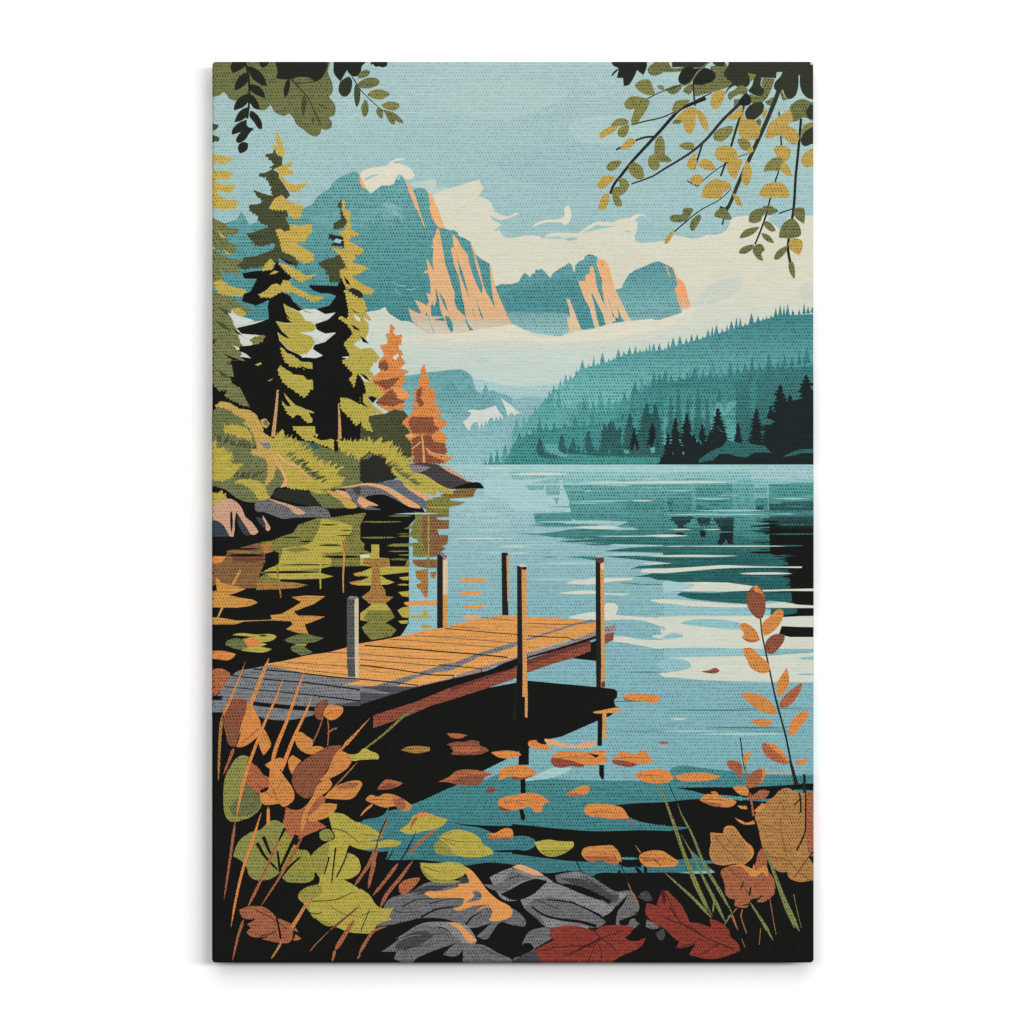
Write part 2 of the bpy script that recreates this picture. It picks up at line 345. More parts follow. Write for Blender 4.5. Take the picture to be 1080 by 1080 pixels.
def treeline(ybase, spacing, h0, h1, rnd, ridge):
    spikes = []; x = ridge[0][0]; xe = ridge[-1][0]
    def gy(x):
        for a, b_ in zip(ridge, ridge[1:]):
            if x <= b_[0]: return a[1]+(b_[1]-a[1])*(x-a[0])/(b_[0]-a[0])
        return ridge[-1][1]
    while x < xe:
        w_ = spacing*rnd.uniform(.6, 1.5); h = rnd.uniform(h0, h1)*(1 if rnd.random() < .6 else .5); c = x+w_/2; hw = min(w_/2, max(1.0, h*.32))
        q = [(-1, 0), (-.62, .3), (-.7, .33), (-.34, .6), (-.4, .63), (0, 1), (.4, .63), (.32, .6), (.72, .33), (.6, .3), (1, 0)] if h > 7 else [(-1, 0), (-.4, .5), (0, 1), (.45, .45), (1, 0)]
        spikes.append([(c+hw*.97*u, gy(c)-h*v) for u, v in q[::-1]]+[(c-hw*.9, gy(c)+1.5), (c+hw*.9, gy(c)+1.5)])
        x += w_
    pts = list(ridge)+[(xe, ybase), (ridge[0][0], ybase)]
    return pts, spikes
def run(text):
    tile = (0, 0); cur = None; cnt = 0
    def P(tok):
        nonlocal tile
        out = []
        for w_ in tok:
            if w_[0] == 'T': tile = 'p' if w_[1] == 'p' else (int(w_[1]), int(w_[2])); continue
            x, y = [float(v) for v in w_.split(',')]
            out.append((x, y) if tile == 'p' else (220+160*tile[0]+x/6.75, 60+160*tile[1]+y/6.75))
        return out
    base = tile
    for line in text.split('\n'):
        line = line.strip(); tile = base
        if not line or line[0] == '#': continue
        cnt += 1; rnd = random.Random(cnt*7+3)
        if line[0] == '@':
            body, _, label = line[1:].partition('|'); k, _, rest = body.strip().partition(':'); name, _, par = rest.partition('>')
            if k not in PARTS: PARTS[k] = Part(name or k, par or None, label.strip() or None); ORDER.append(k)
            cur = PARTS[k]; continue
        tk = line.split()
        if tk[0] in ('L', 'F', 'S', 'H', 'C', 'G') and tk[2][0] == 'T': P([tk.pop(2)])
        c = tk[0]; sc = 1 if tile == 'p' else 6.75
        if c[0] == 'T' and len(tk) == 1: base = 'p' if c[1] == 'p' else (int(c[1]), int(c[2])); continue
        if c == 'L': p = P(tk[4:]); sc = 1 if tile == 'p' else 6.75; add(cur, tk[1], stroke(p, float(tk[2])/sc, float(tk[3])/sc, 5, cur.name in ('reed', 'grass_blade')))
        elif c == 'C':
            v = [float(q) for q in tk[2:]]; p = P(['%g,%g' % (v[0], v[1]), '%g,%g' % (v[0], v[2])])
            add(cur, tk[1], conifer(p[0][0], p[0][1], p[1][1], v[3]/sc, rnd, (v[4] if len(v) > 4 else 23)/(sc if len(v) > 4 else 6.75)))
        elif c == 'G': p = P(tk[6:]); gs = tuft(p, float(tk[2])/sc, float(tk[3]), float(tk[4]), float(tk[5]), rnd); [group_add(cur, tk[1], gs[q::5]) for q in range(5)]
        elif c == 'F':
            v = [float(q) for q in tk[2:]]; p = P(['%g,%g' % (v[0], v[1]), '%g,%g' % (v[2], v[3])])
            add(cur, tk[1], leaf(*p[0], *p[1], v[4]/sc, (v[5] if len(v) > 5 else 0)/sc))
        elif c == 'S':
            v = [float(q) for q in tk[2:]]; x0, x1, y, h = v[:4]
            pp = ['%g,%g' % (x0, y)] + ['%g,%g' % (x0+(x1-x0)*f, y-h*g*rnd.uniform(.35, .6)) for f, g in ((.2, .7), (.5, 1), (.8, .8))] + ['%g,%g' % (x1, y+h*rnd.uniform(-.15, .15))] + ['%g,%g' % (x0+(x1-x0)*f, y+h*g*rnd.uniform(.35, .6)) for f, g in ((.75, .8), (.45, 1), (.2, .7))]
            add(cur, tk[1], smooth(P(pp), 3))
        elif c == 'H':
            p = P(tk[6:]); yb = P(['0,%s' % tk[2]])[0][1]; sc = 1 if tile == 'p' else 6.75
            b0, sp_ = treeline(yb, float(tk[3])/sc, float(tk[4])/sc, float(tk[5])/sc, rnd, p); add(cur, tk[1], b0); group_add(cur, tk[1], sp_)
        else:
            col = c.rstrip('~!'); p = P(tk[1:])
            if '~' in c: p = smooth(p)
            elif cur.name in SOFT and good(soften(p)): p = soften(p)
            if '!' in c: p = jagged(p, rnd)
            add(cur, col, p)
def build():
    root = bpy.data.objects.new('canvas_print', None); C.collection.objects.link(root)
    root.location = (1*S, 0, CZ)
    root['label'] = 'unframed stretched canvas print of a mountain lake with wooden dock, hung on the white wall'
    root['category'] = 'canvas print'
    # cloth body
    me = bpy.data.meshes.new('stretched_canvas'); vs, fs = [], []
    e = SIDE+AL
    for p in pieces([(IX0-e, IY0-e), (IX1+e, IY0-e), (IX1+e, IY1+e), (IX0-e, IY1+e)]):
        i = len(vs); vs += [wrap(x, y, 0) for x, y in p]; fs.append(tuple(range(i, i+len(p))))
    me.from_pydata(vs, [], [f[::-1] for f in fs]); me.materials.append(mat('CANVAS'))
    o = bpy.data.objects.new('stretched_canvas', me); C.collection.objects.link(o); o.parent = root
    # stretcher bars behind the cloth
    me = bpy.data.meshes.new('stretcher_frame'); W_, H_, bt = (X1-X0)/2*S-.0006, (Y1-Y0)/2*S-.0006, .04
    vs, fs = [], []
    for (a, b_, c, d) in ((-W_, W_, H_-bt, H_), (-W_, W_, -H_, -H_+bt), (-W_, -W_+bt, -H_+bt, H_-bt), (W_-bt, W_, -H_+bt, H_-bt)):
        i = len(vs)
        for y in (-.0246, -.001):
            vs += [(a, y, c), (b_, y, c), (b_, y, d), (a, y, d)]
        fs += [tuple(i+k for k in f) for f in ((0, 1, 2, 3), (7, 6, 5, 4), (0, 4, 5, 1), (1, 5, 6, 2), (2, 6, 7, 3), (3, 7, 4, 0))]
    me.from_pydata(vs, [], fs); me.materials.append(mat('PINE'))
    o = bpy.data.objects.new('stretcher_frame', me); C.collection.objects.link(o); o.parent = root
    made = {}
    for k in ORDER:
        P_ = PARTS[k]
        vs, fs, mi, ms = [], [], [], []
        for col, pts, lv in P_.polys:
            if col not in ms: ms.append(col)
            lift = LIFT0+STEP*lv
            tris = tessellate_polygon([[Vector((x, y, 0)) for x, y in pts]])
            if DEBUG:
                A_ = abs(sum(pts[i-1][0]*pts[i][1]-pts[i][0]*pts[i-1][1] for i in range(len(pts))))/2
                T_ = sum(abs((pts[b2][0]-pts[a2][0])*(pts[c2][1]-pts[a2][1])-(pts[c2][0]-pts[a2][0])*(pts[b2][1]-pts[a2][1])) for a2, b2, c2 in tris)/2
                if abs(A_-T_) > .04*A_+1: print('BADPOLY', k, col, len(pts), round(A_), round(T_), [round(pts[0][0]), round(pts[0][1])])
            seen = {}
            for tr in tris:
                t3 = [pts[i] for i in tr]
                ar = (t3[1][0]-t3[0][0])*(t3[2][1]-t3[0][1])-(t3[2][0]-t3[0][0])*(t3[1][1]-t3[0][1])
                if abs(ar) < 1e-5: continue
                if ar > 0: t3 = t3[::-1]
                for p in pieces(t3):
                    ix = []
                    for q in p:
                        kq = (round(q[0], 4), round(q[1], 4))
                        if kq not in seen: seen[kq] = len(vs); vs.append(wrap(q[0], q[1], lift))
                        if seen[kq] not in ix: ix.append(seen[kq])
                    if len(ix) > 2: fs.append(tuple(ix)); mi.append(ms.index(col))
        if not fs:
            o = bpy.data.objects.new(P_.name, None); C.collection.objects.link(o); made[k] = o; o.parent = made[P_.parent] if P_.parent else root
            o.empty_display_size = .05
            if P_.label: o['label'] = P_.label
            continue
        me = bpy.data.meshes.new(P_.name); me.from_pydata(vs, [], fs)
        for c in ms: me.materials.append(mat(c))
        me.polygons.foreach_set('material_index', mi); me.update()
        o = bpy.data.objects.new(P_.name, me); C.collection.objects.link(o); made[k] = o
        o.parent = made[P_.parent] if P_.parent else root
        if P_.label: o['label'] = P_.label
    print('LEVELS', LEV.max(), 'parts', len(made), 'polys', sum(len(p.polys) for p in PARTS.values()))

# ---------------------------------------------------------------- the picture, shape by shape
# @key:name>parent | label ; Tcr = tile of 160 photograph pixels ; COLOUR points (~ smooth, ! ragged) ; L stroke ; S streak ; H line of trees
ART = r'''
@sky:sky
Tp
SKY 180,20 900,20 900,500 180,500
SKYL~ 640,66 858,60 858,110 800,100 740,92 690,80
SKYL~ 470,90 540,84 600,96 560,120 500,125 460,110
SKYD~ 520,170 620,150 690,165 660,190 560,195
SKYL~ 600,130 650,122 700,135 670,150 610,150
@cloud_bank:cloud_bank
T10
SKYW~ 355,905 440,885 530,868 545,900 540,935 640,935 560,980 505,990 480,965 460,938 400,930
CRM T10 505,987 560,962 610,943 660,930 740,905 800,885 845,872 855,900 880,930 862,962 840,995 872,1000 905,1013 932,1040 944,1070 T11 955,22 1000,45 1060,55 T21 20,30 60,35 20,50 0,62 T11 1010,82 975,75 925,50 945,85 985,100 1005,115 945,162 990,150 1010,190 1040,205 T21 0,210 45,200 90,190 150,190 200,200 230,215 245,190 275,175 330,170 400,173 470,175 520,140 570,108 615,90 670,95 720,97 760,76 820,66 870,72 893,100 890,150 872,195 880,235 920,245 1000,240 1080,231 T31 30,215 75,190 130,196 170,210 210,215 250,210 310,187 370,186 410,178 445,155 470,110 478,75 520,56 600,53 1070,53 Tp 905,228 905,500 180,500 180,300 400,240
T21
CRMP~ 145,130 170,105 220,85 290,78 350,70 375,50 372,0 400,-20 420,20 418,70 385,118 350,100 300,95 230,100 180,118
SKYB~ 240,205 300,200 380,208 340,215 250,213
SKYB~ 380,212 420,203 470,208 440,225 395,228
SKYB~ 505,170 560,140 610,115 660,125 725,122 690,135 620,148 550,165
SKYB~ 790,160 830,157 855,168 820,168
CRMP~ 840,72 870,45 920,40 960,58 910,50 880,75
T31
SKYB 735,72 790,45 905,5 915,0 940,50 890,60 865,90 830,150
SKYB 960,0 1070,0 1070,53 1000,53
CRMD~ 330,540 450,500 560,490 540,580 420,650 260,700 150,720 250,620
CRMD~ 960,560 1070,520 1070,640 1000,650
T10
CRMP~ 0,835 30,805 90,788 150,778 200,768 222,742 262,722 300,720 325,730 250,742 232,755 290,762 345,785 375,815 386,845 365,868 325,870 300,845 270,835 250,870 240,910 200,918 150,918 75,975 30,935
SKYB~ 20,888 50,855 90,840 140,835 100,850 60,868
@great_mountain:mountain | tall teal mountain with glowing peach cliffs
MT Tp 184,300 Tp 228,262 T01 60,150 110,110 150,92 195,82 235,20 262,60 290,118 340,95 420,90 560,60 T00 640,1080 690,1072 745,1045 770,1000 800,970 845,945 868,930 880,900 905,875 950,848 1005,825 1050,815 T10 0,850 35,932 75,972 150,915 212,915 240,905 252,870 280,875 290,840 320,885 350,935 372,965 385,940 420,930 460,940 485,975 520,1040 T11 560,135 600,140 650,158 660,150 692,168 700,195 742,210 788,238 820,325 870,365 920,390 940,480 965,560 1000,650 1045,740 1080,820 980,835 850,855 720,880 640,892 540,895 470,885 420,850 380,815 340,802 290,800 240,770 200,742 175,700 140,720 50,735 T01 1000,800 900,720 700,715 600,705 430,790 330,805 240,810 150,700 Tp 184,340
T11
MTL 0,0 300,0 310,40 330,110 300,60 280,90 255,30 240,60 225,150 210,80 195,170 170,110 160,60 120,30 90,120 70,50 50,170 35,100 0,190
MTL T01 740,60 900,20 1080,60 1080,140 980,170 900,130 860,170 820,230 790,160 760,220 700,260 640,250 620,200
T11
L MTH 8 2 285,495 310,490 340,482
L MTH 3 8 235,525 270,545 325,550
L MTH 8 2 250,570 265,600 295,615
L MTH 7 3 330,575 370,578 410,552
T10
MTH~ 150,1055 200,1040 260,1060 300,1078 240,1078 180,1075
T11
MTH~ 180,15 240,10 290,60 300,110 270,60 230,35
@cliff:rock_face>great_mountain | peach cliff face
T10
PCH 318,880 345,900 370,945 395,1000 420,1085 T11 440,70 462,128 452,130 430,70 400,0 T10 395,1080 360,990
PCH -5,840 15,875 45,940 20,935 0,905
PCH 480,960 515,985 530,1030 T11 555,0 575,60 603,140 560,138 535,110 510,60 492,0 T10 498,1050
T11
PCH 548,138 563,150 575,220 590,300 605,395 632,480 655,555 672,595 670,660 688,715 740,760 765,800 800,868 780,868 740,780 690,740 640,760 T11 655,800 660,870 645,885 620,830 585,760 565,700 560,640 535,560 540,660 525,700 515,680 500,690 505,760 530,890 500,890 470,740 460,770 505,890 470,885 430,855 385,815 365,790 340,708 370,725 425,750 430,735 388,650 420,660 472,690 490,660 470,600 500,610 498,520 485,460 445,458 480,435 470,352 495,390 520,440 515,360 520,290 500,265 520,270 515,220 530,195
PCH 655,180 690,215 720,270 765,330 775,390 800,470 830,545 865,610 870,550 830,430 800,300 780,235 792,245 815,320 850,430 880,560 960,710 945,640 930,520 920,400 932,410 945,500 975,590 1010,660 1080,825 960,830 905,845 860,740 840,690 820,610 835,690 855,760 900,845 840,852 810,862 750,770 740,690 725,625 700,480 670,410 645,280 665,275
PCH 610,735 690,720 740,760 770,800 800,865 730,882 655,890 660,840 640,770
MT 685,325 705,390 735,470 760,570 780,650 745,560 710,470
MT 560,590 600,650 625,730 610,720 575,640
L MT 6 1 515,660 520,700 525,740
L MT 5 1 800,710 810,760 830,800
PCHM 370,795 470,790 600,800 740,790 880,785 1060,790 1083,825 980,838 850,855 720,880 640,892 540,895 470,885 420,850
PCHM 350,745 500,765 600,770 500,800 370,800
MT2L 465,735 485,780 520,888 530,890 505,820 480,750
MT2 600,760 630,770 655,810 662,870 645,885 620,830
MT2 745,765 775,830 802,865 780,868 750,805
@mid_mountain:mountain | middle mountain with two ridges and a tall tower
MT2 T11 960,555 1000,538 T21 0,538 50,520 70,480 90,455 110,470 130,490 145,458 160,465 170,430 190,440 208,425 240,455 272,495 290,460 330,432 380,405 405,383 425,400 440,450 448,455 450,405 480,375 515,360 515,340 550,323 600,338 615,360 640,390 700,480 735,575 790,640 830,780 860,815 620,885 500,860 400,880 350,908 190,895 110,870 0,820 T11 1080,820 1020,700
MT2L T11 1035,750 T21 0,735 100,740 250,735 390,740 440,800 500,860 560,850 620,860 640,885 400,880 350,908 190,895 110,870 0,820 T11 1085,820
MT T21 0,560 90,560 200,520 300,500 380,490 470,520 500,600 390,640 200,650 60,690 0,700
@tower:rock_face>mid_mountain | peach cliff face
T21
PCH2 558,408 578,415 590,470 605,560 640,650 690,740 720,800 700,835 670,845 650,760 600,660 570,600 565,615 585,680 605,780 635,880 610,880 590,850 570,780 550,700 520,650 500,600 470,515 520,515 525,470 550,465
PCH2 595,368 615,400 640,500 625,470
PCH2 605,360 632,358 660,360 690,410 710,490 735,575 790,660 830,780 870,815 820,830 780,780 750,700 760,780 720,770 690,650 680,620 700,700 740,800 720,805 660,680 640,560 640,500 615,420
MT3 630,365 640,385 655,420 640,405
PCH2 385,640 410,645 430,700 455,760 490,855 470,900 410,890 395,810 390,770 415,780 405,700
@right_mountain:mountain | smaller mountain with an orange edge
MT3 T21 738,578 780,565 800,520 830,470 880,435 940,412 1000,385 1045,375 1080,390 T31 20,400 60,420 90,500 100,545 85,570 110,650 130,735 70,755 0,790 T21 1060,790 960,790 900,805 850,795 830,770
MT2L T21 850,740 950,735 1000,760 1080,730 T31 40,720 130,730 130,745 60,765 0,800 T21 1060,790 960,795 900,810 850,800
L MTH 5 12 T21 950,655 1000,670 1030,710 1080,730
@edge:rock_face>right_mountain | orange cliff edge
T31
PCHO 58,408 72,425 95,490 130,510 152,545 170,620 195,700 160,712 120,712 100,650 78,570 100,550 95,520 75,460
PCHO 12,408 22,410 48,488 30,465
@valley_mist:mist
CRMP~ T21 430,880 560,860 700,820 850,800 1000,785 T31 -60,800 130,740 190,700 240,720 120,800 0,840 T21 900,900 700,950 500,960
CRMP~ T21 0,830 80,862 190,900 330,915 420,895 500,900 400,960 200,930 60,900 0,870 T11 1000,840
CRMS~ T11 250,880 450,915 700,920 950,870 1080,850 T21 100,870 300,930 420,920 600,900 800,820 1000,800 T31 0,800 150,740 200,800 0,900 T21 800,960 400,1010 0,980 T11 600,1000 300,960
CRMP~ T11 400,905 560,893 700,888 850,862 1000,838 1075,830 T21 40,850 150,905 300,918 420,895 600,880 760,838 860,818 1000,790 T31 0,800 120,745 150,760 0,850 T21 700,930 300,960 0,930 T11 700,950
@far_hill:hill | pale far hills behind the lake
Tp
HIL0~ 455,408 500,400 545,408 590,405 640,408 660,440 640,495 450,495
HIL1 T12 280,110 400,100 470,85 560,78 640,68 720,66 745,75 790,110 810,170 830,220 860,235 895,165 915,225 940,210 980,235 1020,240 1080,270 T22 60,330 150,310 300,320 400,330 400,745 T12 300,745
HIL9 T22 0,290 80,265 180,262 250,272 330,310 370,330 420,745 0,745
HIL2~ T12 540,225 600,190 640,150 680,190 720,230 770,170 800,200 840,250 900,240 960,290 1000,360 1040,400 950,450 700,420 560,340
T12
SNOW 750,372 790,350 815,352 870,352 920,335 965,322 985,360 1015,405 1012,425 995,390 985,430 965,400 955,440 940,405 915,425 905,455 890,430 875,490 865,430 850,495 835,440 800,450 780,500 765,495 745,460 730,440 760,415 790,385 775,365
SNOW 998,265 1030,290 1080,325 T22 20,350 65,378 40,378 15,395 0,375 T12 1065,380 1050,405 1035,350
@spruce_shore:far_spruce_trees
Tp
H HIL2 491 4.2 4 9 508,482 525,476 540,476
T12
H FOR3 745 50 40 120 870,745 930,740 1000,730
H FOR5 745 60 80 190 1000,720 1040,690 1100,640
@forest_hill:forested_hill | long hill covered in teal spruce trees rising to the right
Tp
H FOR2 492 6 4 9 552,450 566,432 580,416 600,403
H FOR1 492 5 6 13 584,416 596,404 605,398 611,390 640,382 660,374 700,369 740,357 780,345 820,333 862,328
Tp
H FOR2 492 7 9 19 540,455 560,448 590,430 610,432 640,428 660,420 690,408 740,396 790,392 830,392 862,388
H FOR5 492 8 9 18 600,440 640,436 670,418 690,405 720,400 760,398 800,390 862,380
H FOR3 492 8.5 8 17 533,486 545,463 570,455 600,450 640,448 670,430 690,424 720,430 760,430 800,410 862,395
FOR2 Tp 700,426 722,430 740,436 760,428 780,424 775,440 740,446 710,440
H FOR4 492 10 9 18 563,484 590,478 625,470 650,455 672,447 700,448 730,440 745,452 775,456 790,440 862,425
H FORB 484 7 8 16 595,465 620,458 650,450 665,440 690,432 705,436
C FTD T22 200 545 690 50 20
C FTD T22 355 520 680 60 20
C FTD T22 435 550 680 50 20
C FTD T22 545 500 690 75 22
C FTD T22 700 430 690 110 24
C FTD T22 660 450 690 80 24
C FTD T22 840 370 690 110 24
C FTD T22 960 300 690 150 26
C FTD T22 1020 310 690 140 26
C FBK T22 870 480 690 70 20
C FBK T22 1000 440 690 90 22
H FTD 482 6 5 10 636,455 645,452 655,455
H FTD 482 5.5 7 14 591,478 600,480 620,478 650,476 705,472
H FOR5 470 6.5 5 12 700,424 730,430 760,428 780,420
C FTL T32 105 210 560 60 20
C FTL T32 245 200 560 70 20
C FTL T32 395 200 560 60 20
C FTL T32 50 250 560 55 20
C FTL T32 170 260 560 50 20
C FTL T32 310 270 560 50 20
C FTL T32 740 20 400 90 22
C FTL T32 700 90 400 70 22
H FTL 470 8 7 13 798,402 806,394 822,396 840,390 862,388
H FTL 470 10 8 14 776,404 790,400
T32
FTL T32 800,600 720,400 690,330 740,200 800,100 1070,80 1070,600
C FTL T32 580 140 420 80 22
T22
FORB T22 0,600 100,620 200,640 300,690 400,660 600,680 1080,690 1080,745 0,745
FSH T22 230,590 330,600 330,640 400,680 380,695 300,670 240,640
FTD 170,640 195,545 215,600 225,650 330,700 250,700 190,680
FSH 790,635 830,640 835,665 805,665
FSH 985,625 1015,615 1020,655 990,660
FSH 515,640 525,665 530,650
FSH 685,640 695,665 698,645
T32
FSH 330,320 357,375 365,340 380,300 410,300 430,370 450,300 520,290 500,330 440,390 360,400
@dark_spruce:dark_spruce_trees | near black spruce trees and islet on the far right shore
T32
C FBK 82 405 735 105 22
C FBK 165 372 740 120 22
C FBK 30 515 745 75 22
C FBK 275 453 700 90 22
C FBK 215 520 740 90 22
C FBK 385 335 650 130 24
C FBK 430 480 640 75 22
C FBK 335 500 660 90 22
C FBK 530 440 590 42 18
C FBK 660 335 640 100 22
C FBK 740 450 640 80 22
C FBK 830 170 700 230 26
C FBK 900 240 700 220 26
C FBK 1015 98 700 230 26
C FBK 760 320 640 110 24
FBK 700,640 760,420 830,330 860,290 1080,240 1080,700 760,690
FTL 190,745 260,700 330,650 420,610 450,570 500,580 540,590 590,580 640,600 720,610 765,660 700,650 640,650 590,690 500,680 460,660 400,665 350,700 250,730
FTL 845,688 900,660 960,635 1080,615 1080,665 1000,660 930,675
FBK 200,748 250,730 350,712 400,668 460,665 520,685 590,692 650,655 720,655 790,690 850,692 940,680 1000,665 1080,675 1080,750 900,755 830,750
FBK T22 1005,745 1050,728 1060,690 1080,690 1085,745
FBK T32 -5,700 0,748 60,748 120,758 150,748 250,748 250,690 100,690
FSH 60,658 72,655 70,668 62,668
FSH 135,650 148,655 143,672 136,668
FTL 720,405 790,435 760,460 705,455
FTL 240,560 262,570 275,600 262,598
L FTL 8 4 380,470 410,505 440,510
@lake:lake
Tp
WAT 180,490 905,490 905,1062 180,1062
WATB~ 450,640 560,630 700,640 905,720 905,760 450,760
WATB 180,700 905,700 905,1062 180,1062
@far_reflection:reflection>lake | teal reflection of the forested hill
T22
WATT -20,745 1080,745 1700,745 1700,900 1080,870 0,880
WLN -400,745 120,745 500,750 1080,752 1700,756 1700,775 1080,800 300,790 0,780 -400,770
WATL -200,830 60,850 300,835 100,885 340,884 375,960 395,1060 300,1070 30,1075 -60,1000 -200,960
WATM 360,885 700,878 1080,872 1700,860 1700,1100 T23 1700,160 1080,160 900,120 820,60 600,30 400,0 T22 410,1000
WATL 340,850 360,850 365,900 400,1000 420,1080 370,1080 350,960 340,900
WATT 100,890 340,885 340,960 320,1030 300,990 240,960 230,920 120,925
WATL 235,885 245,960 340,960 340,980 200,980
T32
WATM 0,880 500,870 520,1080 0,1080
WGD 480,830 740,850 740,1085 520,1085 490,960
WATT 490,860 1080,840 1080,1080 490,1080
WATD 20,960 200,930 200,1080 40,1080
WATD 230,900 490,880 490,1080 230,1080
WATM 495,880 645,880 640,1080 495,1080
WATM 650,910 735,900 735,940 700,960 650,940
WATD 650,985 740,980 740,1080 650,1080
WATD 750,880 1080,860 1080,1080 750,1080
WATK 750,1010 1080,990 1080,1080 750,1080
WATK 660,1035 710,1030 710,1070 660,1070
WATD T22 820,1000 1080,990 1080,1080 800,1080
T23
WATT 150,10 430,0 430,60 300,90 170,80
WATM 420,0 1080,-20 1080,150 900,125 820,95 740,105 830,70 650,60 460,60 420,40
WATM 100,95 300,80 600,90 640,95 480,105 250,105
WATM 40,155 180,155 330,140 400,125 560,115 760,130 940,125 1080,130 1080,185 700,175 600,190 300,180 200,165
WATD 300,210 440,200 600,190 720,175 900,172 1080,172 1080,235 800,230 600,220 480,215
WATD 650,280 760,262 900,250 1080,245 1080,290 900,285
WATM 380,322 500,315 600,318 600,345 500,330
WATD 655,318 800,312 1080,318 1080,358 900,340
WATD 845,405 900,385 1000,378 1080,370 1080,400 940,400
WATD 860,460 940,450 1000,435 1080,430 1080,485 1040,485 980,465
WATM 200,320 260,316 330,322 260,325
T33
WATD -10,-10 1080,-10 1080,660 950,665 860,640 760,630 600,655 400,640 200,620 90,590 130,570 350,575 600,560 640,530 450,500 150,500 0,490
WATM 0,0 500,-10 750,0 750,20 500,20 500,180 340,100 0,140
WATM 490,10 750,15 750,150 640,200 500,160
WATK! 50,35 210,30 190,60 140,100 110,120 90,90
WATK! 235,40 330,40 320,90 280,100 250,85
WATK! 355,45 495,40 495,130 485,230 465,225 450,180 420,230 390,225 410,130
WATK 255,130 300,130 295,185 265,180
WATK 80,150 130,145 150,165 100,165
@far_reflection:reflection>lake
Tp
S WATE 775 813 548.6 1.3
S WATD 804 841 542.1 1.3
S WATD 593 619 568.1 1.0
S WLN 632 668 512.1 1.0
S WATM 782 796 569.1 0.8
S WATM 597 605 548.2 0.9
S WATD 845 862 520.1 1.0
S WATD 814 846 518.9 1.5
S WATD 840 862 553.3 0.7
S WATD 831 849 534.0 1.0
S WATD 561 595 547.2 0.8
S WATD 649 683 529.9 1.1
S WATM 577 622 554.3 1.6
S WATM 677 706 530.0 1.0
S WATD 563 572 545.5 1.3
S WATM 595 612 571.8 1.0
S WATM 712 750 529.8 1.2
S WATM 667 686 559.7 1.6
S WATD 659 690 511.4 1.0
S WATD 718 738 569.7 1.0
S WATD 742 777 560.9 1.6
S WGD 574 620 516.3 1.5
S WATD 775 796 507.2 1.1
S WATM 576 619 534.5 1.4
S WGD 620 665 528.4 1.6
S WATM 789 801 549.1 1.0
S WGD 682 695 509.1 1.5
S WATE 692 718 573.3 1.0
S WATM 696 739 524.2 1.0
S WATM 838 862 574.2 1.5
S WGD 703 730 517.6 1.5
S WATE 788 825 530.3 1.2
S WATE 649 678 507.4 1.0
S WATD 783 817 539.0 1.6
S WLN 612 652 528.8 1.2
S WGD 755 780 522.5 1.3
S WATE 661 693 560.8 1.5
S WATE 827 842 533.6 1.1
S WATD 657 670 530.5 0.9
S WATM 808 826 530.3 1.3
S WATE 610 647 556.1 1.2
S WATE 648 677 570.6 0.9
S WATE 617 647 574.7 1.3
S WATM 759 791 520.3 1.6
S WATM 608 650 573.6 1.0
S WLN 616 625 517.7 1.0
S WATE 581 597 551.4 1.5
S WLN 678 696 505.0 1.5
S WATE 719 763 553.2 1.3
S WGD 718 739 511.6 1.0
S WGD 597 621 529.6 1.3
S WGD 601 632 530.9 1.1
S WATE 599 610 518.9 0.7
S WATD 724 755 512.6 1.0
S WATD 724 748 566.4 1.1
S WATD 765 788 538.6 1.2
S WLN 844 862 523.2 0.7
S WATD 649 692 571.2 1.1
S WATD 740 765 513.5 0.7
S WGD 674 700 514.6 0.9
S WATD 787 804 570.5 1.5
S WATM 643 670 555.5 1.2
S WATM 815 857 565.4 1.4
S WATD 715 735 526.0 1.4
S WGD 661 695 506.9 0.8
S WATM 720 754 505.2 1.5
S WATM 564 602 543.2 1.2
S WATM 836 862 553.2 1.1
S WATM 769 811 552.8 1.4
S WLN 803 837 509.6 1.2
S WATM 734 760 607.4 0.7
S WATM 818 862 609.8 0.9
S WATM 748 764 596.3 1.0
S WATM 657 673 588.4 1.1
S WATM 726 742 591.7 0.8
S WATM 665 683 599.3 0.9
S WATM 662 708 616.2 1.1
S WATM 728 748 610.3 0.7
S WATM 653 675 615.1 0.9
S WATM 789 813 608.0 0.9
S WATM 720 756 580.9 0.6
S WATM 777 809 579.6 0.8
S WATM 823 842 607.8 0.7
S WATM 776 800 603.4 1.1
S WATM 684 700 602.5 0.7
S WATM 697 746 616.6 1.0
S WATM 731 759 618.2 0.7
S WATM 708 743 575.9 0.6
S WATM 741 772 618.2 0.8
S WATM 833 851 598.1 0.9
S WATM 717 761 602.1 1.1
S WATM 799 840 596.5 0.6
S WATM 738 760 620.6 1.0
S WATM 807 832 593.8 1.1
S WATM 799 827 610.3 1.0
S WATM 699 736 592.9 1.1
@dark_reflection:reflection>lake | black reflection of the dark spruce trees
T33
KR 750,30 1080,25 1080,160 755,160
K 752,150 1080,150 1080,672 950,665 915,640 905,560 900,480 890,420 880,330 860,315 760,300 755,240
S WATD 750 1080 90 8
S WATD 755 1080 157 12
S WATD 760 1000 240 10
S WATD 780 950 312 12
K 720,685 940,682 1080,685 1080,735 960,740 840,755 800,740
WATD~ 720,690 850,685 950,690 940,720 850,735 740,740 715,720
K 840,812 960,818 1080,825 1080,890 900,892 780,888 700,910 780,860
@dark_reflection:reflection>lake
Tp
S K 800.9 823.0 579.4 1.0
S K 830.9 846.0 613.7 1.5
S K 829.5 846.0 616.4 1.6
S K 827.2 843.0 592.4 1.3
S K 819.4 843.0 599.8 1.8
S K 803.5 823.0 553.4 1.0
S K 790.4 823.0 583.0 1.6
S K 823.7 846.0 605.8 1.8
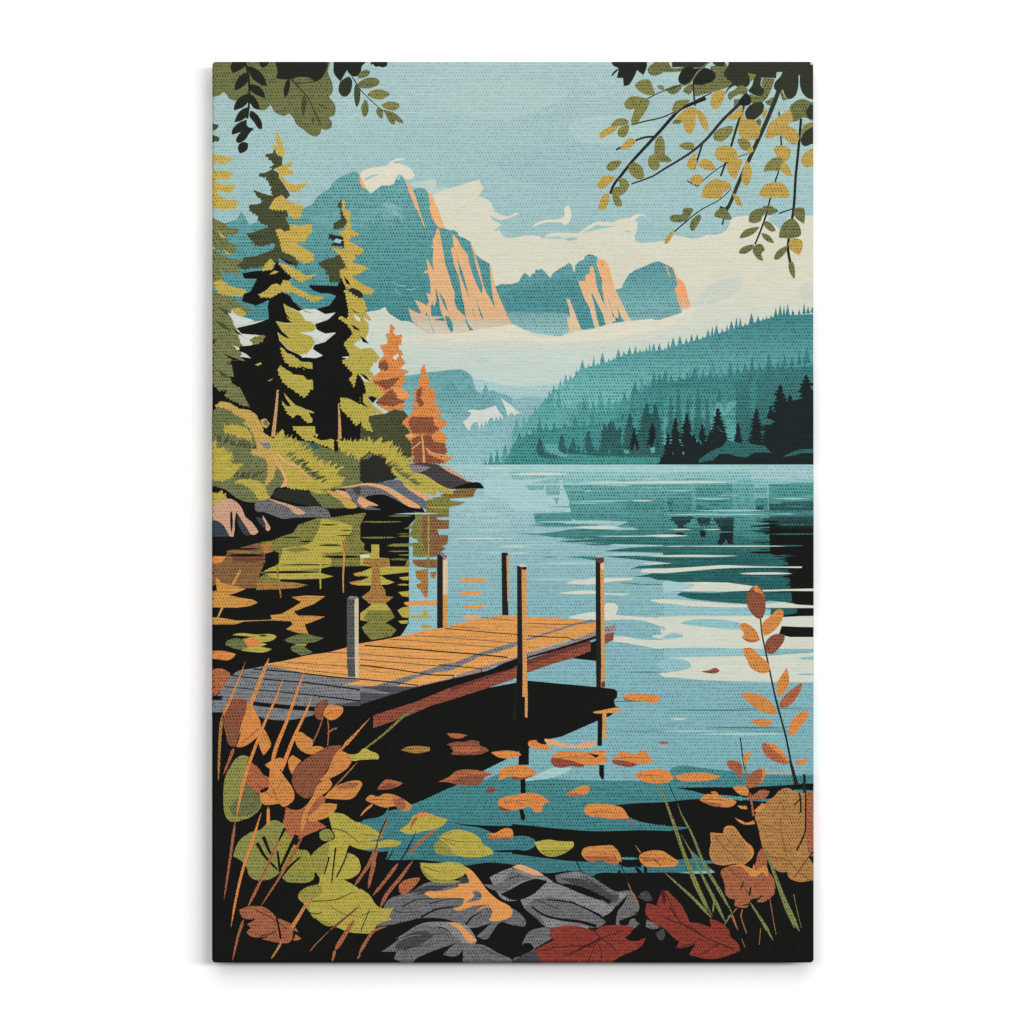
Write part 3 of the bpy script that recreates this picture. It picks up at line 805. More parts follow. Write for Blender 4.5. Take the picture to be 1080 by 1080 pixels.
S KR 802.5 823.0 548.6 1.7
S K 823.0 846.0 601.7 0.9
S K 804.0 823.0 562.7 1.2
S K 827.2 846.0 608.8 2.0
S K 830.0 846.0 614.7 1.3
S K 807.6 823.0 581.8 1.4
S K 828.9 846.0 617.0 1.6
S K 797.0 823.0 550.3 2.1
S K 807.8 823.0 557.3 0.9
S K 827.7 843.0 585.9 0.9
S K 790.5 823.0 582.2 1.4
S K 795.9 823.0 573.8 0.9
S K 824.7 843.0 589.3 1.7
S K 830.0 846.0 621.5 1.6
S K 825.2 843.0 591.5 1.2
S K 812.0 846.0 624.6 1.0
S K 809.9 843.0 600.0 1.1
S K 827.2 843.0 591.9 1.3
S K 816.8 843.0 597.3 1.9
S KR 801.4 823.0 547.4 2.0
S K 819.4 843.0 589.7 1.4
S K 820.1 846.0 623.8 0.8
S K 824.8 846.0 607.9 1.4
S K 799.6 823.0 558.1 1.3
S KR 796.0 823.0 547.5 0.9
S K 830.5 846.0 606.6 1.9
S K 821.6 846.0 608.6 1.8
S K 794.0 823.0 561.1 1.4
S K 789.7 823.0 559.6 1.4
S K 791.7 823.0 571.7 1.3
S K 824.7 843.0 596.7 2.0
S K 807.0 823.0 562.0 2.2
S K 790.0 823.0 554.7 2.2
S K 827.8 843.0 591.6 0.9
S K 800.6 823.0 557.7 1.7
S K 824.3 846.0 622.1 1.0
S K 825.4 843.0 587.8 0.9
S K 814.8 843.0 587.3 0.9
S WATK 716.0 727.0 542.4 1.1
S WATK 736.0 745.8 547.1 1.0
S WATK 704.4 711.3 548.1 1.3
S WATK 756.7 770.2 546.9 1.3
S WATK 766.0 773.8 558.1 1.3
S WATK 745.5 751.1 548.5 1.0
S WATK 748.4 759.9 532.4 1.5
S WATK 755.0 765.1 528.9 1.3
S WATK 732.9 741.5 535.8 0.9
S WATK 733.2 743.8 534.1 1.3
S WATK 734.5 739.6 543.2 1.8
S WATK 721.0 734.0 546.9 1.5
S WATK 705.8 711.9 542.4 1.7
S WATK 758.5 765.3 559.2 1.7
S WATK 701.6 710.6 530.6 1.7
S WATK 742.6 751.8 528.7 1.1
S WATK 714.0 726.2 556.0 1.8
S WATK 742.2 755.9 553.2 0.9
S WATK 738.0 750.9 538.2 1.7
S WATK 757.3 766.4 541.8 1.2
S WATK 703.9 710.6 538.5 1.5
S WATK 737.9 751.6 549.1 1.4
@ripple:ripple>lake | light ripple lines and cloud reflections on the water
T23
WCR~ 380,505 470,485 560,470 700,468 860,470 850,485 700,497 590,515 480,515
WCR~ 340,578 450,562 560,560 700,580 840,580 800,592 600,585 450,585
WCR~ 980,628 1080,620 1080,650 1020,640
WCR~ 400,750 520,720 640,700 670,650 740,655 755,690 740,730 900,745 1080,760 1080,820 960,780 800,765 600,775 500,765
WCR~ 990,885 1080,880 1080,970 940,955 800,930 720,920 720,890 800,885 900,905 1080,910
S WCR 1040 1250 855 14
T33
WATL~ 0,490 100,500 200,515 210,545 100,560 0,560
WCR 120,500 300,498 450,503 600,522 680,535 600,560 400,566 200,563 100,560 170,550 220,520
WLB 0,560 120,570 90,590 130,605 200,620 0,620
WCR -30,620 100,622 300,640 500,655 600,657 760,650 860,642 960,660 1080,685 900,683 720,680 400,680 200,672 0,650
WLB 0,655 200,675 400,683 600,683 760,690 760,730 800,745 600,740 400,735 200,740 0,748
WCR -40,745 300,738 600,740 720,735 800,752 900,745 1080,733 1080,825 960,818 840,812 820,870 900,890 1080,890 1080,975 600,975 300,965 0,970
WLB~ 120,790 180,770 280,762 380,765 480,775 560,800 540,835 420,830 280,815 180,805
WLB~ -20,900 50,865 110,865 140,885 60,905
WLB~ -30,820 0,815 15,835 0,845
WLB 0,975 300,972 600,972 720,975 730,1020 600,1032 400,1030 200,1040 90,1050 0,1045
WCR 0,1050 100,1035 300,1030 720,1025 1080,970 1080,1080 0,1080
WLB~ -40,1060 60,1045 160,1055 200,1090 100,1120 -40,1110
S WLB 960 1100 1040 30
T34
WCR 0,70 100,45 190,0 1080,-10 1080,135 800,130 500,125 300,118 100,100 0,95
WCR T24 1040,70 1085,60 1085,95
WLB T34 0,0 180,0 200,15 180,35 120,50 0,65
S WLB T34 940 1100 75 14
T33
S WLN 0 760 18 10
S WLN 750 940 15 7
S WCR 35 200 125 10
S WCR 280 410 125 7
S WCR -160 175 170 16
S WCR -20 180 243 7
S WCR 90 870 243 9
S WCR -120 530 314 18
S WCR -160 55 366 12
WCR~ -160,410 0,402 150,395 300,385 420,378 560,382 760,388 985,388 980,398 800,396 600,396 450,400 300,410 100,428 0,435 -160,430
S WCR 540 915 438 18
WCR~ 600,558 800,552 1080,545 1080,562 900,562 700,565
T22
S WCR -10 400 810 18
S WLN 0 1080 878 14
S WLN 700 1600 870 14
S WCR 850 1010 1000 8
S WCR -60 -20 805 8
T32
S WCR -600 490 868 15
S WLN -100 520 778 12
S WLN -100 100 800 10
S WLN 210 490 985 13
S WLN 755 1050 985 10
S WLN 220 720 1070 12
T23
S WLN -100 420 235 10
S WLN 660 1080 240 10
S WLN 600 1080 172 10
S WLN 160 830 70 18
S WCR 440 780 110 22
S WLN 640 1080 300 14
S WLN 200 640 365 20
S WCR -100 130 245 10
S WCR -80 130 292 8
S WLN 100 560 480 18
T13
S WLN 830 1080 62 18
S WLN 820 1060 130 22
S WCR 660 1100 188 9
S WLN 820 1080 290 14
S WLN 760 1000 380 12
S WATL 720 1000 20 18
T12
S WATL 640 900 1045 20
S WCR 880 1060 770 9
S WATL 900 1080 820 14
T33
T34
S WATM 0 700 330 9
S WATM 280 900 455 10
S WCR 45 170 392 13
S WLN 250 880 500 17
S WLN 0 400 480 9
S WATM 500 1060 480 7
S WATM 460 1060 320 7
T24
S WATM 500 1000 270 7
S WATM 700 1080 480 6
S WATM 820 1080 60 7
@bank_reflection:reflection>lake | black and gold reflection of the left bank and trees
Tp
K 184,535 T13 440,0 400,40 350,95 345,400 350,800 280,890 T03 1080,1085 500,1085 T05 22,0 Tp 184,720
T03
OLR 1080,0 880,0 760,50 640,90 600,150 520,175 450,205 370,215 380,240 500,290 500,360 400,440 345,480 340,555 510,550 510,480 780,440 800,400 900,385 1080,385
BRR 140,240 190,225 370,220 400,290 405,350 365,440 345,540 240,545 100,520 22,530 22,350 120,330
S K 150 370 262 14
BRD 150,290 330,270 390,300 400,340 330,360 180,350
MUY 800,50 900,60 1020,95 1020,140 970,185 965,235 1000,280 880,320 870,385 800,402 600,420 500,425 370,436 430,400 500,375 520,300 530,255 640,245 710,230 750,190 790,110
MUY 420,437 600,428 780,430 890,458 810,475 600,480 510,478 430,460
OLR 800,290 860,295 1000,270 1080,290 1080,385 900,390 880,340
BRO 370,225 450,210 460,280 400,300
BRO 340,490 510,495 600,500 710,520 620,542 500,550 345,555
S K 785 950 236 14
S K 800 1090 320 20
S K 500 880 375 10
S K 370 790 428 18
S K 350 500 372 8
S K 790 920 92 10
S K 940 1030 130 8
S K 900 1030 168 8
S OLR 170 380 290 16
S K 130 400 308 18
S BRO 150 330 285 10
S K 520 650 180 10
S K 640 750 210 10
S OLR 540 720 270 34
S K 400 500 315 8
ORT 95,505 200,530 265,548 200,575 140,592 230,610 320,625 350,645 300,668 200,682 100,680 22,670 22,600 60,560 50,460
ORT 22,755 60,750 120,758 200,772 350,770 450,765 440,735 520,725 600,680 660,640 590,605 700,594 830,600 750,655 680,680 605,710 640,738 740,738 828,745 760,775 685,800 695,835 712,868 650,865 550,835 600,800 585,778 450,772 250,780 190,800 22,802
OLG 535,910 620,875 710,870 820,898 760,925 700,935 685,965 745,1000 660,1022 590,985 585,960 625,940 570,930
ORT 620,945 700,940 690,950 630,952
L ORT 16 14 228,412 150,560 135,600
L ORT 20 10 105,665 85,710 65,755
L MUY 14 10 800,300 795,420 797,548
L ORT 18 8 962,200 965,330 958,450 960,575
L BRO 14 10 488,380 495,460 515,610
ORT 1030,440 1080,425 1080,460 1040,455
ORT 1000,500 1080,485 1080,525 1020,515
BRO 945,180 1000,270 965,290
T13
OLR 0,0 45,0 0,90
OLR 390,0 630,0 632,80 600,110 560,130 560,150 625,185 620,230 570,250 610,265 560,280 540,320 370,318 370,270 355,230 400,210 380,190 350,160 370,120 310,120 370,90 390,50
BRR 440,20 500,15 632,30 630,120 540,125 560,160 625,165 622,225 570,240 612,262 545,300 540,320 480,320 440,200
BRR 370,340 545,338 545,400 480,400 400,385 375,360
WLB 345,240 375,245 372,325 545,322 545,335 350,335
WLB~ 540,40 600,35 640,40 640,55 560,55
WLB 550,122 635,122 635,165 560,162
WLB 365,195 400,192 415,215 375,220
WLB 350,335 380,400 545,402 545,820 290,885 345,790
BRO 390,420 480,405 485,500 480,605 460,610 430,560 400,530 400,515 440,500 400,470
BRO 495,430 545,425 530,475 505,470
ORL~ 310,645 400,632 545,635 545,665 400,668 330,665
MU 350,735 440,735 455,695 480,700 475,735 515,742 460,755 370,757
MU 425,800 500,805 520,820 450,835
ORL~ 695,480 800,470 905,478 880,497 740,500
ORL~ 700,575 780,562 865,570 850,588 750,592
ORL~ 730,672 800,662 895,668 870,685 760,685
PKO~ 725,738 800,732 860,750 790,770 750,755
L OLR 14 14 485,0 485,400
L MUY 6 6 487,0 487,320
OLR 240,225 370,222 345,245 190,240
S OLR 0 300 70 12
S OLR 0 260 182 14
S OLR 200 370 28 10
S OLR 260 365 155 9
S OLR 270 370 172 8
S OLR 190 370 240 14
S OLR 200 360 280 8
S OLR 270 360 306 10
S OLR 205 350 337 16
OLR 350,340 350,395 140,400 150,388 320,385 330,345
MU 0,300 80,290 78,232 135,232 135,325 205,330 210,390 350,392 350,428 230,440 140,450 190,480 245,500 200,515 140,520 180,560 180,598 235,605 180,650 220,700 245,750 180,790 220,810 258,840 220,885 80,912 30,860 10,820 60,780 0,770 0,720 40,690 80,660 10,605 70,560 80,525 0,522 0,490 70,460 0,455 0,430 95,390 0,380
OLR 60,700 220,700 245,750 180,790 220,810 258,840 220,885 80,912 30,860 10,820 60,780 20,760
BRO 20,330 200,330 205,385 135,400 150,520 180,560 180,598 230,605 180,650 60,650 15,600 75,560 80,450 90,390 20,370
OLR 0,200 30,225 25,270 80,290 0,290
WCR 0,305 60,305 75,320 0,330
MUY 275,465 350,458 350,485 300,485
S MUY 265 350 518 12
MUY 270,570 350,560 350,605 300,600
MUY 265,700 300,678 350,672 350,755 300,750
MUY 270,775 345,768 335,795 290,795
T12
OLR 470,1080 460,1000 530,975 640,960 690,910 830,915 800,975 640,985 640,1000 750,1010 690,1035 630,1045 635,1085
BRR 650,930 820,915 800,970 640,975 560,960
WATL 640,985 760,980 900,990 1080,995 1080,1000 760,1010
S MU 480 640 1048 10
S MUY 60 200 1070 10
T13
S WLN 200 560 12 10
@bank:bank | grassy left bank
T02
K 22,0 150,-30 350,-10 700,-20 900,-20 1010,0 T02 1040,200 1080,300 T12 30,350 40,700 T02 900,700 700,700 540,700 380,620 300,480 150,420 22,400
OLD! T02 1000,420 1080,480 T12 60,400 200,395 300,450 345,500 380,640 345,740 200,860 0,870 T02 1000,800
K 22,900 1080,880 T12 440,1050 460,1085 200,1070 T03 860,40 640,60 520,150 380,210 22,300
OLB 22,380 60,340 160,340 270,400 330,440 420,540 560,560 700,580 880,640 1000,680 1080,720 1080,900 900,920 700,925 480,910 450,960 400,1000 370,1010 280,1010 200,980 120,920 22,880
@spruce_a:spruce_tree | olive and mustard spruce cut off by the left edge
T00
OLD! 22,480 68,480 60,510 22,525
OLD! 22,550 80,575 75,595 22,600
K! 22,620 42,630 30,650 22,680
MUY! 22,690 70,700 165,718 145,745 110,745 120,770 60,745 22,775
MUY! 22,800 80,812 170,820 150,845 158,870 60,865 22,885
MUY! 22,885 90,908 192,915 175,940 150,968 60,945 70,980 120,1015 225,1025 195,1045 200,1080 22,1080
T01
OL! 22,60 60,82 105,100 150,138 210,145 215,165 185,182 140,185 110,180 130,210 150,245 205,258 185,300 150,325 100,300 60,290 22,262
MUY! 60,140 90,180 130,210 90,205
MUY! 100,285 150,320 155,335 120,315
OL! 22,280 60,310 140,352 240,365 260,345 330,350 400,320 430,310 520,330 450,350 400,395 360,420 280,410 210,430 220,460 160,455 110,450 80,420 95,480 110,520 60,530 22,520
OL! 22,590 100,612 150,625 200,660 240,692 300,705 280,745 240,740 180,700 150,740 180,830 210,880 215,920 230,960 240,1000 220,1050 270,1090 T02 22,100 22,-10
MU! 22,520 50,520 90,505 150,550 270,580 235,620 160,615 80,605
MU! 165,715 210,705 265,740 245,770 210,765
T02
OL! 22,-10 130,-10 160,10 200,50 220,90 290,90 350,65 405,42 385,85 335,145 260,150 190,125 150,115 160,160 210,190 265,195 262,232 310,250 390,230 405,238 385,268 345,285 350,325 260,325 190,290 110,252 140,210 70,212 40,170 22,160
K! 110,1 140,0 160,20 150,30 170,10 240,25 305,10 380,30 300,60 220,60 160,30
T01
OL! 22,960 110,1030 160,1090 22,1090
MUY 180,860 220,890 210,910
MUY 165,965 225,990 205,1010
K T01 100,1030 150,1050 240,1085 170,1078
K T02 135,112 190,118 260,150 335,148 280,168 200,155
K T02 22,150 45,200 22,235
K T02 145,0 200,35 300,32 230,58 190,50
K T01 170,850 215,880 240,905 200,890
OLD T01 22,880 60,930 45,960 22,950
OLD T01 60,700 130,720 190,770 120,750
OLD T01 40,790 110,820 170,880 100,850
OLD T02 60,60 110,90 150,130 90,110
@spruce_b:spruce_tree | tall spruce, the largest of the left bank
T01
K! 490,368 530,430 595,490 525,540 510,590 580,620 600,660 680,715 640,730 590,705 538,680 545,740 620,815 540,812 480,800 540,890 585,925 490,880 505,940 560,1000 660,1050 680,1090 T02 760,120 760,500 560,560 520,500 460,545 380,480 300,340 180,110 160,0 T01 330,1090 270,1035 212,1008 225,980 300,975 390,930 395,905 350,900 235,890 200,850 330,820 430,785 422,700 430,650 340,690 240,660 250,610 300,590 320,550 345,500 255,498 240,460 330,445 400,440 460,430
OLD! T00 405,695 460,682 468,655 485,690 522,712 525,750 512,790 470,797 430,790 470,765 440,735
OLD! T00 362,830 405,825 450,802 492,820 505,865 545,925 580,978 560,1010 515,980 480,1000 450,980 445,920 405,850 370,855
OLD! T00 322,947 372,967 430,985 492,992 470,1020 440,1085 T01 560,0 568,40 545,60 590,155 540,162 500,150 470,160 505,200 525,285 600,340 640,382 630,410 560,370 500,352 450,400 380,405 300,420 250,430 205,400 250,372 250,348 330,340 400,315 470,290 480,240 440,245 400,260 340,262 300,205 265,180 330,165 440,128 360,90 350,50 290,5 T00 292,1080 292,1055 370,1045 390,1020 345,990
MU! T00 485,535 505,560 512,600 535,602 525,640 548,680 540,700 500,705 480,660 445,640 460,625 492,645 478,575
MU! T00 470,795 530,772 590,742 592,770 562,790 612,822 600,835 520,845 500,820
MU! T00 500,850 525,850 560,898 620,910 705,897 680,915 650,950 590,965 560,930
MU! T00 480,1002 520,985 560,1020 610,1042 680,1060 665,1090 T01 650,60 620,80 585,60 562,10 T00 430,1080 450,1040
MU! T01 478,150 510,142 540,165 592,152 570,112 650,122 728,110 735,160 700,200 690,230 632,235 612,255 660,270 740,320 752,365 690,390 640,362 600,330 560,320 522,290 510,220
MU! T01 497,385 560,402 640,440 690,478 765,465 720,495 655,520 600,490 560,452
MUY! T01 380,440 400,400 440,357 462,380 455,430
MU! T01 350,612 400,592 440,552 480,532 518,550 530,508 572,512 590,550 660,580 730,620 820,625 790,650 740,660 680,632 620,605 580,592 520,590 490,602 450,628 390,632
MUY! T01 532,675 590,712 650,742 700,790 760,830 768,870 650,880 720,902 760,950 740,980 720,1030 640,1040 560,990 512,942 492,892 540,902 580,925 520,872 478,802 520,812 600,820 560,782 545,732
MUY! T01 512,987 560,1012 620,1062 660,1090 T02 700,12 800,22 905,6 860,40 740,70 660,48 590,40 560,20 540,0
OLR! T01 300,920 395,900 390,940 330,970 310,950
SNOW T01 135,740 200,760 310,790 325,800 260,825 200,832
SNOW T01 240,905 290,905 345,895 310,925 280,935
SNOW T01 180,975 225,1000 205,1010
SNOW T01 665,755 730,750 755,710 780,765 850,750 905,735 890,775 810,800 800,825 740,805 690,800
SNOW T01 640,880 720,890 770,850 785,885 915,875 850,910 830,945 790,950 730,910
SNOW T01 665,1035 700,1035 735,995 770,1010 750,1035 815,1050 760,1065 700,1060
MUY! T02 510,35 560,72 612,98 680,112 702,140 830,132 800,178 720,212 690,262 632,232 600,208 540,160 512,110 490,72
MU T02 805,190 890,150 885,185 840,200
MUY! T02 520,290 560,328 620,320 700,350 755,370 712,375 740,425 715,445 650,392 630,372 610,405 570,382 545,342
MUY T02 535,230 580,280 620,320 640,350 590,330 550,270
MUY! T02 595,470 770,470 782,530 740,540 800,570 890,560 892,640 840,610 740,572 700,575 640,522
MUY T02 420,145 460,130 440,148
MU T02 780,465 855,442 820,470
K T01 500,340 545,365 630,405 560,390
K T01 520,700 560,760 590,790 560,775
K T01 490,880 540,900 585,925 540,915
K T01 510,960 560,1010 630,1045 560,1030
K T02 560,50 600,90 640,105 600,100
MU T01 430,470 470,440 500,450 470,465
MUY T02 330,30 370,15 380,25 350,40
MUY T01 620,680 680,720 740,745 690,735
K T02 640,30 700,58 780,66 860,50 800,85 700,76
@trunk_b:trunk>spruce_b
T02
L TNP 14 30 493,210 483,330 470,450 460,545
@spruce_c:spruce_tree | slimmer dark spruce right of the tallest one
T01
K! 940,480 975,560 985,640 1000,742 980,800 1010,850 1030,885 1000,920 1030,950 975,950 1000,1010 1015,1050 950,1055 T02 1080,200 1080,560 930,580 760,520 740,100 T01 740,1080 815,1045 742,1000 755,970 830,950 910,882 830,890 770,860 760,822 850,792 905,740 830,750 765,715 860,690 910,622 860,602 800,602 740,578 710,545 850,548 920,550
OLD! T00 920,1050 945,1015 955,1030 940,1085 T01 950,10 985,100 962,130 900,150 885,112 945,70 935,0 T00 935,1075
KG! T01 850,175 900,190 950,198 965,235 970,280 940,262 870,258 900,240 870,215
SKYB T01 885,235 910,212 950,225 935,250
OLD! T01 780,387 850,357 900,347 938,315 982,390 1000,450 960,440 930,430 932,480 940,522 862,520 862,470 832,458 850,440 802,412
MU! T00 955,1020 968,1025 970,1085 T01 1010,20 1002,90 1020,150 1072,185 1010,198 1000,232 1075,275 T11 18,285 15,315 0,325 T01 1030,330 1050,352 1020,380 1080,400 T11 65,425 0,455 T01 1020,480 1080,530 T11 95,575 82,610 0,600 40,680 45,700 38,740 75,790 0,760 60,820 100,855 50,882 42,930 0,925 T01 1020,960 1080,1000 T11 80,990 130,1050 120,1085 0,1085 T01 950,1085 1012,1050 965,960 1002,920 1032,885 982,820 925,775 942,765 992,790 1002,742 985,650 970,578 1010,600 960,520 930,440 962,422 1000,440 975,390 940,330 880,278 940,290 972,280 962,200 915,162 962,160 988,120 985,70 952,20
KG! T01 985,575 1030,565 1080,590 T11 10,600 20,620 0,635 T01 1040,610
SNOW T01 1030,750 1080,780 1080,810 1050,790
MU! T02 945,0 1080,0 T12 105,0 60,60 T12 100,110 60,130 160,200 185,250 140,280 60,260 40,250 100,330 210,405 180,415 120,370 60,400 60,440 190,490 150,510 60,500 20,440 0,350 T02 1080,210 1045,195 1000,130 1035,100 990,42
K T12 0,220 20,240 20,300 60,340 20,320 0,310
K T12 55,265 80,255 120,268 90,305
K! T02 1060,90 T12 20,150 40,220 0,260 T02 1040,200
MUY! T02 940,265 1000,272 1050,300 1080,320 T12 40,420 0,430 T02 1060,465 1000,402 942,345
MUY! T12 0,400 40,440 60,500 20,470
SNOW T12 5,115 50,130 60,155 20,140
SNOW T11 60,800 100,850 60,950 20,960 60,880
K T01 1000,700 1040,730 1080,745 1040,740
K T01 1010,820 1060,850 1080,870 1040,860
K T11 0,905 40,935 60,960 20,950
K T12 0,90 40,110 70,150 30,130
K T01 960,480 1000,520 1010,550 980,530
@trunk_c:trunk>spruce_c
T02
L TNP 8 26 925,310 932,420 935,560
L K 18 24 905,520 905,650
@larch_a:orange_conifer | orange conifer, the taller and further left of two
T11
OR! 220,820 240,840 235,880 250,905 290,895 290,950 260,985 298,1020 290,1060 T12 320,10 280,60 345,75 300,110 330,140 285,175 300,215 355,250 300,290 310,340 240,375 180,350 110,300 T12 180,240 110,170 80,130 120,100 160,60 130,10 T11 180,1040 140,970 200,965 190,890 215,880 210,835
BR! T12 130,20 180,0 200,40 190,70 140,60
BR! T12 90,150 180,140 230,130 280,120 240,170 190,210 150,180
BR! T12 110,300 180,240 210,210 280,215 260,270 320,290 240,325 180,320
ORL! T12 220,190 300,200 355,250 290,275 270,250
SNOW T11 230,1060 270,1030 275,1050 250,1080
@larch_b:orange_conifer | orange conifer, the smaller one beside the lake
T12
OLD! 180,380 240,350 310,360 340,400 330,480 370,560 380,640 330,700 250,610 160,560 90,500 60,400
OR! 455,25 470,90 492,150 480,195 525,210 535,250 515,305 565,305 530,350 580,360 560,420 620,435 600,470 555,490 590,520 618,545 600,590 610,640 600,670 648,690 610,720 560,725 380,730 370,690 370,590 320,535 370,510 300,440 340,400 370,370 395,320 355,320 395,290 385,205 430,190 410,150 440,110 435,60
BR! 400,215 440,190 425,260 455,310 430,330 405,300
BR! 345,430 370,400 440,405 520,405 520,460 560,480 520,520 440,515 370,520
BR! 370,560 430,530 500,530 520,580 600,590 615,640 590,680 520,660 470,620 480,670 560,700 600,720 540,730 380,730 375,640
PKO 320,535 380,520 370,550 345,552
@trunk_larch:trunk>larch_b
T12
L ORL 12 18 438,525 448,620 455,730
L PKO 8 8 372,630 430,580
L PKO 10 8 470,625 500,655 560,670 640,685
@bush_olive:bush | dark olive bush at the foot of the spruces
T02
OLG~ 800,690 840,655 930,652 1010,690 1060,715 T12 20,700 80,660 T12 150,720 200,780 190,850 100,870 0,875 T02 980,895 900,880 850,800
KG! T12 60,700 110,665 140,690 200,690 180,740 220,790 270,820 240,850 140,860 100,870 20,870 0,860 0,710
FTD 720,590 772,588 792,630 740,635
KG 450,955 500,912 600,922 720,935 780,1000 800,1050 640,1022 460,975
@grass_bank:grass | yellow green grass tufts on the bank
T02
OLG~ 22,395 140,370 260,400 300,500 240,560 100,540 22,560
TN! 45,325 90,292 150,302 220,345 290,355 340,387 358,425 385,480 390,515 450,552 470,600 480,660 478,760 462,830 425,870 400,898 412,850 425,800 420,740 405,690 360,680 310,668 305,632 350,632 335,560 290,480 240,445 280,425 180,382 160,352 100,335
TN 370,425 405,412 435,450 412,485 380,470
OLB 400,418 425,445 415,470 390,450
YG! 100,495 130,467 210,460 270,480 312,545 282,555 220,530 190,525 140,510
YG! 22,650 40,570 52,570 55,640 80,625 110,618 105,665 170,660 150,700 140,738 245,735 205,775 180,820 110,855 22,850
MU! 172,875 210,852 290,845 360,860 400,890 410,940 440,980 370,995 330,952 300,905 230,870
YG! 22,940 60,950 92,925 110,970 160,995 130,1045 22,1050
YG! 450,570 480,545 500,520 525,488 542,530 528,572 592,545 568,602 645,578 628,642 702,640 682,662 752,690 760,725 815,700 810,760 872,710 850,772 912,730 892,782 960,750 882,832 972,828 940,880 850,912 700,922 600,912 530,890 542,820 502,742 455,655
YG! 920,560 960,580 1000,570 1040,590 1080,570 T12 60,590 60,540 75,570 80,600 150,545 145,600 130,620 230,568 210,610 195,640 280,610 250,645 290,690 330,700 385,680 340,720 310,745 350,760 400,745 390,780 370,800 460,820 520,850 600,890 665,940 640,950 590,925 600,950 530,920 540,960 450,940 380,920 330,890 250,820 160,690 60,640 0,700 T02 1080,705 1020,692 930,652
YG! T12 0,560 60,580 60,540 90,600 60,650 0,680
@grass_bank:grass
T02
G YG 60 .55 .5 -1 470,560 560,570 640,620
G YG 70 .55 .9 -.8 640,620 740,710 830,790
G YG 70 .5 1 -.2 840,780 880,850 900,900
G YG 55 .6 .1 -1 T02 925,600 1080,600 T12 20,600 70,590
G YG 60 .6 .6 -1 T12 70,600 150,610 230,640 290,690
G YG 50 .6 .9 -.6 T12 290,690 350,770 450,830
G YG 60 .6 1 .1 T12 440,830 520,880 560,910
G YG 55 .5 .4 -1 22,660 100,650 140,690
G YG 55 .5 1 -.1 140,690 150,760 150,820
G YG 40 .5 -.3 -1 110,480 200,470
G TN 30 .4 .6 .8 110,500 200,530 300,560
G YG 50 .5 .4 -1 22,960 90,960 120,990
G OLG 45 .5 -.2 -1 810,690 850,665 930,660
G OLG 45 .5 .4 -1 930,660 1040,710
G KG 40 .5 .6 -1 T12 60,700 140,690 220,780
@grass_bank:grass
T02
G OLD 45 .35 .4 -1 60,560 200,600 330,620
G OLD 45 .35 .6 -1 180,820 300,830 380,800
G OLG 50 .5 .8 -.6 560,660 660,760 780,850
G TN 50 .4 .8 -.7 520,720 600,800 700,880
G OLD 50 .35 .9 -.5 640,700 720,790 820,860
G YG 50 .5 .9 -.4 T12 300,760 400,850 500,920
G OLG 45 .5 .9 -.4 T12 200,720 300,810 420,890
@ridge:path | pale strip on the bank
T02
PKO~ 450,640 480,700 520,760 555,830 560,890 510,905 540,860 520,800 480,740
L PKO 20 8 490,665 560,730 640,760 690,810 715,860
@boulder_small:boulder | small grey stone on the bank
T02
GRL~ 370,580 400,568 440,600 425,632 385,612
PK~ 372,575 400,570 420,580 390,590
@boulder_a:boulder | rounded grass topped rock at the waterline
T02
OLG~ 720,930 800,920 900,940 960,1000 980,1048 820,1050 780,1010
TN~ 840,925 920,940 1000,985 1060,1045 980,1052 940,1000 880,965
YG 720,925 800,925 860,945 760,945
PKO~ 900,925 980,935 1060,985 1080,1010 1000,985 930,950
@boulder_b:boulder | low grey rocks under the grass
T02
GR 330,1020 420,990 500,1012 640,1042 840,1060 T03 870,40 700,38 600,42 530,48 450,20 390,0 T02 340,1075
PK~ 430,985 520,1010 600,1035 690,1085 T03 640,20 600,0 T02 560,1040 470,1010
@boulder_c:boulder | pink rocks at the left edge
T02
PK 22,1045 100,1000 150,985 200,1010 235,1050 250,1085 T03 260,30 310,75 355,140 330,162 300,158 250,80 200,5 190,90 178,175 150,172 110,100 60,62 22,60
BLG T03 22,60 60,64 110,105 150,175 22,175
K T03 155,0 168,0 172,100 163,150 155,90
K T03 196,0 205,10 195,80 190,150 185,90
BLG T03 200,25 250,80 300,160 270,168 215,95
PK~ T03 385,25 440,110 430,135 410,130 395,80
BLG T03 335,35 385,50 410,120 370,90
@boulder_d:boulder | dark brown rock running into the lake under the orange conifers
T12
RKD 345,745 420,728 500,735 590,752 660,790 740,840 800,870 850,872 880,910 790,912 680,915 640,915 560,880 460,815 380,790
PK~ 560,745 620,758 690,800 760,850 780,870 700,830 620,790
K 640,915 740,880 790,870 850,872 882,912 790,912
GRP 345,745 400,745 500,760 470,780 400,800 370,790
@boulder_e:boulder | grey rocks with a pink rim in the water
T12
GRB 130,880 200,855 290,858 330,910 390,950 460,1000 470,1060 400,1030 300,960 220,910
PKO~ 300,880 380,920 450,950 520,990 440,980 360,930
GR 0,890 100,890 200,930 280,990 340,1040 430,1055 200,1060 0,1050 T02 1000,960 960,900
K 40,970 150,955 240,985 320,1030 430,1052 300,1070 150,1062 80,1040 40,1020
PKO~ 0,880 80,875 180,895 260,940 340,985 420,1035 430,1055 340,1040 250,975 150,915 60,892 0,892
PKO~ 0,970 60,1000 130,1035 60,1035 40,1050 10,1040 -20,1000
K T12 0,1062 200,1066 440,1058 400,1075 0,1085
PKO~ T02 910,905 1000,895 1080,880 1080,892 1000,905
GRD T02 1020,910 1080,895 1080,960 1040,940
@dock_shadow:reflection>lake | black reflection under the dock
T24
